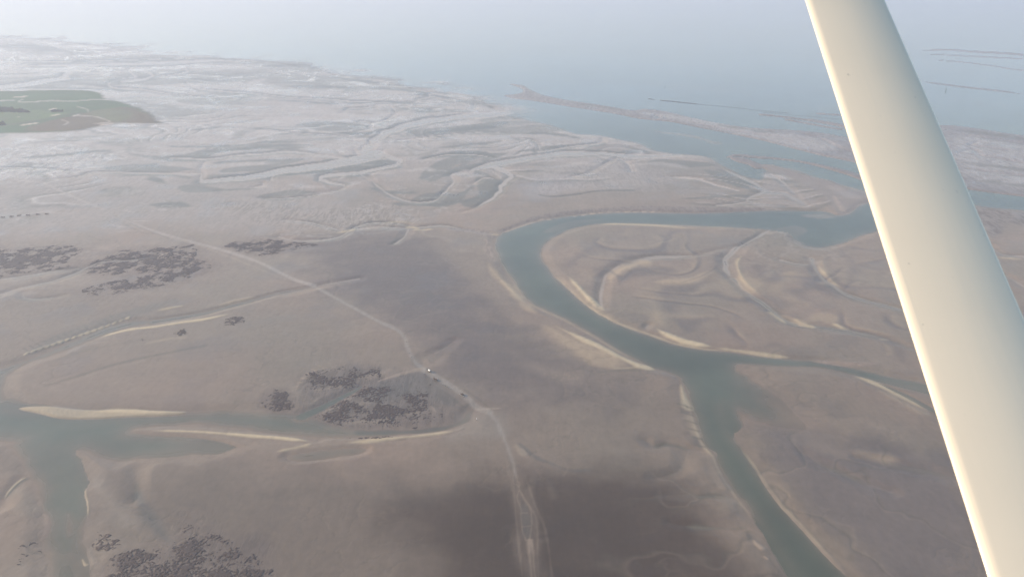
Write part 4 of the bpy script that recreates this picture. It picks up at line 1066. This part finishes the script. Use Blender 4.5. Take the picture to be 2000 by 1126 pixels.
# ------------------------------------------------------------------ wing strut
def strut():
    t0, d0 = (1651.0, 0.0), 0.150 * FPX / 144.5
    t1, d1 = (2073.0, 1126.0), 0.150 * FPX / 263.0
    R_ = Vector((1, 0, 0)); F_ = Vector((0, cp, -sp)); U_ = Vector((0, sp, cp))
    def pt(p, d): return Vector((0, 0, CAMH)) + (F_ + R_ * ((p[0] - 1000) / FPX) - U_ * ((p[1] - 563) / FPX)) * d
    A, B = pt(t0, d0), pt(t1, d1)
    ax = (B - A).normalized()
    L = (B - A).length
    A2 = A - ax * 1.1; B2 = B + ax * .35
    mid = (A + B) * .5
    view = (Vector((0, 0, CAMH)) - mid).normalized()
    toward = (view - ax * view.dot(ax)).normalized()
    right = ax.cross(toward).normalized()
    if right.x < 0: right = -right
    # section from the outward normal's angle along its outline (0 = towards the cabin, negative = leading edge)
    segs = [(.012, -150, -95), (.016, -95, -10), (.024, -10, 6), (.036, 6, 19), (.050, 19, 29), (.47, 29, 33), (.36, 33, 38), (.37, 38, 43.5), (.045, 43.5, 78), (.03, 78, 130)]
    pts = [(0.0, 0.0)]
    x = z = 0.0
    for (l, a0, a1) in segs:
        n = max(8, int(l * 60))
        for i in range(n):
            a = math.radians(a0 + (a1 - a0) * (i + .5) / n)
            x += math.cos(a) * l / n; z -= math.sin(a) * -1 * l / n * -1
            pts.append((x, -z if False else z))
    P_ = np.array(pts)
    # back side: smooth return, bulging away from the cabin
    a, b = P_[-1], P_[0]
    back = []
    for i in range(1, 24):
        t = i / 24
        q = a + (b - a) * t
        back.append((q[0], q[1] - 0.20 * math.sin(math.pi * t) ** .8))
    full = np.array(list(P_) + back)
    w = full[:, 0].max() - full[:, 0].min()
    cx = (full[:, 0].max() + full[:, 0].min()) / 2
    full = (full - [cx, 0]) / w * .142
    bm = bmesh.new()
    rings = []
    NS = 40
    for s in range(NS + 1):
        c = A2 + (B2 - A2) * (s / NS)
        tw = math.radians(3.0 - 5.0 * s / NS)          # added twist: turns the upper strut from the sun to darken it
        rr_ = right * math.cos(tw) - toward * math.sin(tw); tt_ = toward * math.cos(tw) + right * math.sin(tw)
        rings.append([bm.verts.new(c + rr_ * float(p[0]) + tt_ * float(p[1])) for p in full])
    n = len(full)
    for s in range(NS):
        for i in range(n):
            bm.faces.new((rings[s][i], rings[s][(i + 1) % n], rings[s + 1][(i + 1) % n], rings[s + 1][i]))
    bm.faces.new(rings[0]); bm.faces.new(rings[-1][::-1])
    bmesh.ops.recalc_face_normals(bm, faces=bm.faces)
    me = bpy.data.meshes.new('wing_strut'); bm.to_mesh(me); bm.free()
    for p in me.polygons: p.use_smooth = len(p.vertices) == 4
    m, nt, b_ = newmat('white_aircraft_paint')
    sp_ = noise_tex(nt, 70, 2, .5)
    st = noise_tex(nt, 6, 5, .6)
    mr = N(nt, 'ShaderNodeMapRange'); mr.inputs['From Min'].default_value = .74; mr.inputs['From Max'].default_value = .80
    mr.inputs['To Max'].default_value = .35
    nt.links.new(sp_, mr.inputs['Value'])
    f = math_(nt, 'SUBTRACT', math_(nt, 'ADD', math_(nt, 'MULTIPLY', math_(nt, 'SUBTRACT', st, .5), .06), 1.0), mr.outputs[0])
    rgb = N(nt, 'ShaderNodeRGB'); rgb.outputs[0].default_value = (.82, .71, .55, 1)
    mx = N(nt, 'ShaderNodeVectorMath', operation='SCALE')
    nt.links.new(rgb.outputs[0], mx.inputs[0]); nt.links.new(f, mx.inputs['Scale'])
    nt.links.new(mx.outputs[0], b_.inputs['Base Color'])
    b_.inputs['Roughness'].default_value = .32
    b_.inputs['Coat Weight'].default_value = .25
    b_.inputs['Coat Roughness'].default_value = .12
    me.materials.append(m)
    o = bpy.data.objects.new('wing_strut', me); COL.objects.link(o)
    tag(o, 'glossy white streamlined wing strut of the aircraft crossing the right side of the view', 'wing strut')
strut()


# ------------------------------------------------------------------ people, horses and carriages on the track
def skin_mesh(name, verts, edges, radii, sub=1):
    me = bpy.data.meshes.new('tmp'); me.from_pydata(verts, edges, [])
    o = bpy.data.objects.new('tmp', me); COL.objects.link(o)
    md = o.modifiers.new('s', 'SKIN')
    for v, r in zip(me.skin_vertices[0].data, radii):
        v.radius = (r, r) if not isinstance(r, tuple) else r
    me.skin_vertices[0].data[0].use_root = True
    sb = o.modifiers.new('u', 'SUBSURF'); sb.levels = sub; sb.render_levels = sub
    dg = bpy.context.evaluated_depsgraph_get()
    out = bpy.data.meshes.new_from_object(o.evaluated_get(dg)); out.name = name
    bpy.data.objects.remove(o); bpy.data.meshes.remove(me)
    for p in out.polygons: p.use_smooth = True
    return out

def body_mesh():
    v = [(0,0,.95), (0,0,1.15), (0,.01,1.38), (0,0,1.50), (0,.02,1.60), (0,.02,1.68),
         (.10,0,.88), (.11,.16,.50), (.11,.10,.09), (.11,.24,.05), (-.10,0,.88), (-.11,-.04,.50), (-.11,-.26,.14), (-.11,-.14,.06),
         (.19,0,1.40), (.25,-.10,1.12), (.24,.04,.90), (.24,.07,.82), (-.19,0,1.40), (-.25,.10,1.12), (-.24,.24,.93), (-.24,.28,.85)]
    e = [(0,1),(1,2),(2,3),(3,4),(4,5),(0,6),(6,7),(7,8),(8,9),(0,10),(10,11),(11,12),(12,13),(2,14),(14,15),(15,16),(16,17),(2,18),(18,19),(19,20),(20,21)]
    r = [(.15,.11),(.14,.10),(.16,.11),.06,.09,.08,.10,.075,.05,.045,.10,.075,.05,.045,.07,.055,.045,.035,.07,.055,.045,.035]
    return skin_mesh('person', v, e, r)

SKINM = mat_plain('skin', (.45,.30,.23), .6, .05)
BOOT = mat_plain('rubber_boots', (.03,.03,.035), .5, .1)
JACKETS = {'dark blue': (.03,.045,.09), 'white': (.75,.75,.73), 'red': (.35,.05,.04), 'light grey': (.5,.5,.5), 'black': (.025,.025,.028), 'yellow': (.6,.45,.08)}
JM = {k_: mat_plain('jacket_' + k_.replace(' ', '_'), v, .8, .1) for k_, v in JACKETS.items()}
TROUS = mat_plain('trousers', (.05,.05,.07), .9, .1)
HAIR = mat_plain('hair', (.06,.04,.03), .7, .2)
_base = body_mesh()
_pm = {}
def person_mesh(c):
    if c in _pm: return _pm[c]
    me = _base.copy(); me.name = 'person'
    for m in (SKINM, JM[c], TROUS, BOOT): me.materials.append(m)
    for p in me.polygons:
        z = p.center.z; x = abs(p.center.x)
        p.material_index = 0 if z > 1.47 or (x > .2 and z < .90) else 1 if z > .90 or x > .2 else 3 if z < .35 else 2
    _pm[c] = me
    return me
def hair_mesh():
    bm = bmesh.new(); bmesh.ops.create_uvsphere(bm, u_segments=10, v_segments=7, radius=.108)
    for v in bm.verts:
        v.co.y *= 1.1
        if v.co.z < -.02: v.co.z *= .6; v.co.y = min(v.co.y, .0)
        v.co += Vector((0, -.005, 1.69))
    me = bpy.data.meshes.new('hair'); bm.to_mesh(me); bm.free(); me.materials.append(HAIR); return me
_hair = hair_mesh()
def person(px, py, c, label, rz=2.3, group='people walking along the track'):
    o = bpy.data.objects.new('person', person_mesh(c)); COL.objects.link(o)
    o.location = at(px, py, -.02); o.rotation_euler.z = rz
    h = bpy.data.objects.new('hair', _hair); COL.objects.link(h); h.parent = o
    tag(o, label, 'person', group)

def horse_mesh():
    v = [(0,0,1.22), (0,.45,1.20), (0,.85,1.28), (0,1.10,1.58), (0,1.30,1.82), (0,1.52,1.66), (0,1.66,1.52), (0,-.45,1.26), (0,-.80,1.22), (0,-.98,1.05), (0,-1.05,.70)]
    e = [(0,1),(1,2),(2,3),(3,4),(4,5),(5,6),(0,7),(7,8),(8,9),(9,10)]
    r = [.30,.29,.25,.17,.12,.11,.08,.28,.20,.06,.03]
    for sx, st in ((.17, 1), (-.17, -1)):
        b = len(v); v += [(sx,.72,1.0), (sx,.74 + .10 * st,.55), (sx,.72 + .04 * st,.12), (sx,.80 + .04 * st,.04)]; e += [(1,b),(b,b+1),(b+1,b+2),(b+2,b+3)]; r += [.12,.065,.045,.06]
        b = len(v); v += [(sx,-.62,.98), (sx,-.50,.78), (sx,-.82 - .08 * st,.50), (sx,-.74 - .10 * st,.12), (sx,-.66 - .10 * st,.04)]; e += [(7,b),(b,b+1),(b+1,b+2),(b+2,b+3),(b+3,b+4)]; r += [.17,.12,.06,.045,.06]
    b = len(v); v += [(.06,1.27,1.98), (-.06,1.27,1.98)]; e += [(4,b),(4,b+1)]; r += [.03,.03]
    return skin_mesh('horse', v, e, r)
_horse = horse_mesh()
HCOL = {'brown': mat_plain('brown_horse_coat', (.085,.045,.025), .6, .2), 'black': mat_plain('black_horse_coat', (.02,.018,.017), .6, .2)}
_hm = {}
for k_ in HCOL:
    m_ = _horse.copy(); m_.name = 'horse'; m_.materials.append(HCOL[k_]); _hm[k_] = m_
def horse(loc, rz, c, label, group='horses in harness on the flats'):
    o = bpy.data.objects.new('horse', _hm[c]); COL.objects.link(o); o.location = loc; o.rotation_euler.z = rz
    tag(o, label, 'horse', group)

def boxm(name, boxes, mat):
    bm = bmesh.new()
    for (c, d) in boxes:
        g = bmesh.ops.create_cube(bm, size=1.0)
        bmesh.ops.scale(bm, vec=d, verts=g['verts']); bmesh.ops.translate(bm, vec=c, verts=g['verts'])
    me = bpy.data.meshes.new(name); bm.to_mesh(me); bm.free(); me.materials.append(mat); return me
WOODM = mat_plain('painted_wagon_wood', (.10,.06,.035), .6, .3)
WHITEM = mat_plain('white_canvas', (.80,.79,.76), .7, .05)
DARKM = mat_plain('dark_canvas', (.06,.055,.05), .7, .1)
IRON = mat_plain('iron', (.05,.05,.05), .5, .2)
_body = boxm('wagon_body', [((0,0,1.0),(1.5,3.2,.10)), ((.74,0,1.28),(.05,3.2,.5)), ((-.74,0,1.28),(.05,3.2,.5)), ((0,-1.58,1.28),(1.44,.05,.5)), ((0,1.3,1.2),(1.3,.35,.4)),
                            ((0,.3,1.32),(1.4,.3,.08)), ((0,-.7,1.32),(1.4,.3,.08)), ((0,1.1,.82),(.12,2.0,.1))], WOODM)
_shaft = boxm('shaft', [((.0,2.9,.8),(.08,2.6,.08)), ((0,1.75,.8),(1.3,.08,.08))], WOODM)
def canopy_mesh(mat):
    bm = bmesh.new(); rows = []
    for y in (-1.6, -1.45, 0, 1.3, 1.4):
        row = []
        for i in range(9):
            a = math.pi * i / 8
            k_ = .96 if abs(y) > 1.35 else 1
            row.append(bm.verts.new((-.82 * math.cos(a) * k_, y, 1.5 + (1.0 * math.sin(a) ** .7) * k_)))
        rows.append(row)
    for a, b in zip(rows, rows[1:]):
        for i in range(8): bm.faces.new((a[i], a[i+1], b[i+1], b[i]))
    bm.faces.new(rows[0])
    me = bpy.data.meshes.new('canopy'); bm.to_mesh(me); bm.free(); me.materials.append(mat)
    for p in me.polygons: p.use_smooth = len(p.vertices) == 4
    return me
_canopy = {'white': canopy_mesh(WHITEM), 'dark': canopy_mesh(DARKM)}
def wheel_mesh():
    bm = bmesh.new(); R0 = .62; n = 20
    ring = []
    for i in range(n):
        a = 2 * math.pi * i / n
        ring.append([bm.verts.new((x_, r_ * math.cos(a), r_ * math.sin(a))) for (x_, r_) in ((-.05,R0-.07),(.05,R0-.07),(.05,R0),(-.05,R0))])
    for i in range(n):
        a, b = ring[i], ring[(i+1) % n]
        for k_ in range(4): bm.faces.new((a[k_], a[(k_+1) % 4], b[(k_+1) % 4], b[k_]))
    for i in range(6):
        g = bmesh.ops.create_cube(bm, size=1.0); bmesh.ops.scale(bm, vec=(.05,.05,1.14), verts=g['verts'])
        bmesh.ops.rotate(bm, verts=g['verts'], cent=(0,0,0), matrix=Matrix.Rotation(math.pi * i / 6, 3, 'X'))
    g = bmesh.ops.create_cube(bm, size=.2)
    me = bpy.data.meshes.new('wheel'); bm.to_mesh(me); bm.free(); me.materials.append(IRON); return me
_wheel = wheel_mesh()
def carriage(px, py, rz, cov, label, hc='brown', hlabel=(None, None), group='horse-drawn carriages crossing the flats'):
    r = bpy.data.objects.new('horse_carriage', None); COL.objects.link(r)
    loc = at(px, py); r.location = loc; r.rotation_euler.z = rz
    tag(r, label, 'carriage', group)
    for me in [_body, _shaft] + ([_canopy[cov]] if cov else []):
        o = bpy.data.objects.new(me.name.split('.')[0], me); COL.objects.link(o); o.parent = r
    for sx in (-.85, .85):
        for y in (-1.1, 1.1):
            o = bpy.data.objects.new('wheel', _wheel); COL.objects.link(o); o.parent = r; o.location = (sx, y, .60)
    if hc:
        for sx, hl in zip((-.5, .5), hlabel):
            p = loc + Matrix.Rotation(rz, 3, 'Z') @ Vector((sx, 3.2, 0))
            p.z = max(float(hgt(p.x, p.y)), 0) - .02
            horse(p, rz, hc, hl)

def heading(x0, y0, x1, y1):
    a = ground(x0, y0); b = ground(x1, y1)
    return math.atan2(b[1] - a[1], b[0] - a[0]) - math.pi / 2
HD = heading(930, 794, 830, 724)
carriage(838.5, 725.5, HD, 'white', 'white covered horse-drawn carriage at the bend of the track, brightest spot on the flats', 'black', ('black horse on the left side of the pair pulling the white covered carriage', 'black horse on the right side of the pair pulling the white covered carriage'))
carriage(851.5, 742.5, HD, None, 'open wooden carriage just behind the white covered one on the track', 'brown', ('brown horse on the left side of the pair pulling the open carriage', 'brown horse on the right side of the pair pulling the open carriage'))
carriage(903, 771, HD, None, 'open wooden carriage in the last group on the track before the creek', None)
L = 'people walking along the track'
for (px, py, c, lab, rz) in (
    (793.2,668, 'black', 'person in black walking alone far up the track above the bend', HD),
    (800,690.5, 'dark blue', 'person in dark blue, upper one of the two walkers just above the track junction', HD),
    (804,698, 'black', 'person in black, lower one of the two walkers just above the track junction', HD),
    (828.5,730, 'light grey', 'person in light grey walking left of the white covered carriage', HD),
    (830.5,731.5, 'dark blue', 'person in dark blue left of the white carriage beside the walker in grey', HD),
    (832,733.5, 'red', 'person in a red jacket left of the white covered carriage', HD),
    (854,741.5, 'white', 'person in a white jacket walking beside the open carriage with brown horses', HD),
    (847.5,744.5, 'black', 'person in black following the open carriage with brown horses', HD),
    (864.5,751, 'white', 'person in white leading the single file of walkers halfway down the track', HD),
    (867,752.6, 'light grey', 'second walker in the single file, in light grey', HD),
    (870.5,754.5, 'dark blue', 'walker in dark blue in the middle of the single file', HD),
    (873,756, 'yellow', 'walker in a yellow jacket in the single file', HD),
    (876,757.8, 'light grey', 'walker in light grey, second to last of the single file', HD),
    (878.8,759.3, 'white', 'last walker of the single file, in a white jacket', HD),
    (897.8,771, 'white', 'person in white in front of the last open carriage', HD),
    (900,773.5, 'light grey', 'person in light grey left of the last open carriage', HD),
    (904.6,775, 'white', 'person in a white jacket right behind the last open carriage', HD),
    (907,776, 'black', 'person in black, hindmost of the group at the last open carriage', HD),
    (238.5,421.5, 'black', 'lone person in black beside the far upper part of the track', HD),
    (144,388.5, 'dark blue', 'lone person in dark blue on the farthest part of the track', HD)):
    person(px, py, c, lab, rz)
HL = heading(0, 423, 95, 418)
ords = ('first from the left edge', 'second from the left edge', 'third from the left edge', 'fourth from the left edge', 'fifth from the left edge', 'rightmost')
for (px, py), w_ in zip(((4,425), (21,423.3), (36,421.7), (53,420.3), (72,419.2), (90,418.4)), ords):
    carriage(px, py, HL, None, 'open wooden carriage in the far left row, ' + w_, 'brown',
             ('left brown horse of the far row carriage ' + w_, 'right brown horse of the far row carriage ' + w_), 'row of carriages on the far left flats')

# ------------------------------------------------------------------ marker, beacons, training wall
def tube(bm, a, b, r0, r1, n=8):
    a, b = Vector(a), Vector(b); d = (b - a).normalized(); u = d.orthogonal().normalized(); w = d.cross(u)
    ra = [bm.verts.new(a + (u * math.cos(6.2832 * i / n) + w * math.sin(6.2832 * i / n)) * r0) for i in range(n)]
    rb = [bm.verts.new(b + (u * math.cos(6.2832 * i / n) + w * math.sin(6.2832 * i / n)) * r1) for i in range(n)]
    for i in range(n): bm.faces.new((ra[i], ra[(i+1) % n], rb[(i+1) % n], rb[i]))
    bm.faces.new(ra[::-1]); bm.faces.new(rb)
def part(name, bm, mat, parent):
    me = bpy.data.meshes.new(name); bm.to_mesh(me); bm.free(); me.materials.append(mat)
    o = bpy.data.objects.new(name, me); COL.objects.link(o); o.parent = parent; return o
def empty(name, loc, label, cat, group=None):
    o = bpy.data.objects.new(name, None); COL.objects.link(o); o.location = loc; tag(o, label, cat, group); return o
def marker():
    r = empty('marker_post', at(931, 820), 'white marker post with dark foot standing alone on the sand below the track', 'marker post')
    bm = bmesh.new(); tube(bm, (0,0,-.3), (0,0,.6), .28, .24); part('foot', bm, IRON, r)
    bm = bmesh.new(); tube(bm, (0,0,.6), (0,0,2.6), .17, .15); part('post', bm, WHITEM, r)
    bm = bmesh.new(); tube(bm, (0,0,2.6), (0,0,2.75), .24, .10); part('cap', bm, WHITEM, r)
marker()
GREENM = mat_plain('green_buoy_paint', (.03,.09,.06), .5, .2)
def buoy(px, py, label, s=1.0):
    x, y = ground(px, py)
    r = empty('channel_buoy', Vector((x, y, 0)), label, 'buoy', 'buoys in the sea channel'); r.scale = (s, s, s)
    bm = bmesh.new(); tube(bm, (0,0,-.8), (0,0,.9), 1.5, 1.5, 14); tube(bm, (0,0,.9), (0,0,1.2), 1.5, .9, 14); part('float', bm, GREENM, r)
    bm = bmesh.new()
    for i in range(4):
        a = math.pi / 2 * i + .4
        tube(bm, (math.cos(a), math.sin(a), 1.1), (.3 * math.cos(a), .3 * math.sin(a), 5), .12, .10, 6)
    for z, q in ((2.4, .78), (3.7, .55)):
        for i in range(4):
            a, b = math.pi / 2 * i + .4, math.pi / 2 * (i + 1) + .4
            tube(bm, (q * math.cos(a), q * math.sin(a), z), (q * math.cos(b), q * math.sin(b), z), .07, .07, 5)
    part('tower', bm, GREENM, r)
    bm = bmesh.new(); tube(bm, (0,0,5), (0,0,6.4), .75, .02, 12); part('topmark', bm, GREENM, r)
buoy(1299, 171, 'small dark buoy in the open water above the long dark training wall', 1.1)
buoy(1848, 175, 'dark buoy right of the strut below the far sand bar, upper one of the pair', 1.1)
buoy(1847, 179.5, 'dark buoy right of the strut below the far sand bar, lower one of the pair', 1.5)

def wall(pts, w, h, label):
    rng = random.Random(int(pts[0][0]))
    P = smooth(pts, False, 14); P = np.array([(a, b) for a, b in P])
    V, F = [], []
    G = np.stack(ground(P[:, 0], P[:, 1]), 1)
    for i in range(len(G) - 1):
        a, b = G[i], G[i + 1]; L_ = np.hypot(*(b - a)); d = (b - a) / L_; nrm = np.array([-d[1], d[0]])
        nst = max(2, int(L_ / 3.0))
        for k_ in range(nst):
            for off in (-.5, 0, .5):
                c = a + d * L_ * (k_ + rng.random()) / nst + nrm * w * (off + rng.uniform(-.25, .25))
                s_ = rng.uniform(1.3, 2.6); zz = h * (1 - .6 * abs(off) * 2) * rng.uniform(.6, 1.1)
                b0 = len(V); an = rng.random() * 3
                for q in range(4):
                    V.append((c[0] + s_ * math.cos(an + q * 1.57), c[1] + s_ * math.sin(an + q * 1.57), -.6))
                for q in range(4):
                    V.append((c[0] + s_ * .7 * math.cos(an + q * 1.57 + .2), c[1] + s_ * .7 * math.sin(an + q * 1.57 + .2), zz * rng.uniform(.8, 1.1)))
                F += [(b0+4, b0+5, b0+6, b0+7)] + [(b0+q, b0+(q+1) % 4, b0+4+(q+1) % 4, b0+4+q) for q in range(4)]
    me = bpy.data.meshes.new('training_wall'); me.from_pydata(V, [], F); me.materials.append(mat_plain('wet_rubble', (.05,.052,.05), .6, .4, .5))
    o = bpy.data.objects.new('training_wall', me); COL.objects.link(o)
    tag(o, label, 'breakwater', 'training walls in the sea channel', 'stuff')
wall([(1290,196), (1325,199.5), (1360,203.3)], 5, 1.4, 'dark low stone training wall in the sea, the most visible straight line there')
wall([(1267,193.2), (1272,193.8), (1277,194.6)], 3, .9, 'tiny detached piece of dark stone wall left of the long training wall')
wall([(1360,203.3), (1430,210), (1500,217.5), (1540,221)], 2.2, .45, 'faint submerged continuation of the training wall towards the wing strut')
wall([(1490,219.5), (1560,226), (1640,233)], 2.0, .4, 'faint thin stone wall in shallow water just left of the wing strut')

# ------------------------------------------------------------------ haze
def haze():
    bm = bmesh.new()
    bmesh.ops.create_cube(bm, size=1.0)
    me = bpy.data.meshes.new('haze'); bm.to_mesh(me); bm.free()
    o = bpy.data.objects.new('haze', me); COL.objects.link(o)
    D = rowY[-1] * 1.3
    o.scale = (D * 4, D * 2.4, CAMH + 25 + 8)
    o.location = (0, 0, (CAMH + 25 - 8) / 2)
    m = bpy.data.materials.new('haze'); m.use_nodes = True
    nt = m.node_tree; nt.nodes.clear()
    out = nt.nodes.new('ShaderNodeOutputMaterial'); v = nt.nodes.new('ShaderNodeVolumePrincipled')
    v.inputs['Color'].default_value = HAZE_COLOR
    v.inputs['Density'].default_value = HAZE_DENSITY
    v.inputs['Anisotropy'].default_value = HAZE_G
    nt.links.new(v.outputs[0], out.inputs['Volume'])
    me.materials.append(m)
    tag(o, None, None, None, 'stuff')
haze()
print('verts', NR * NC, 'far', rowY[-1])
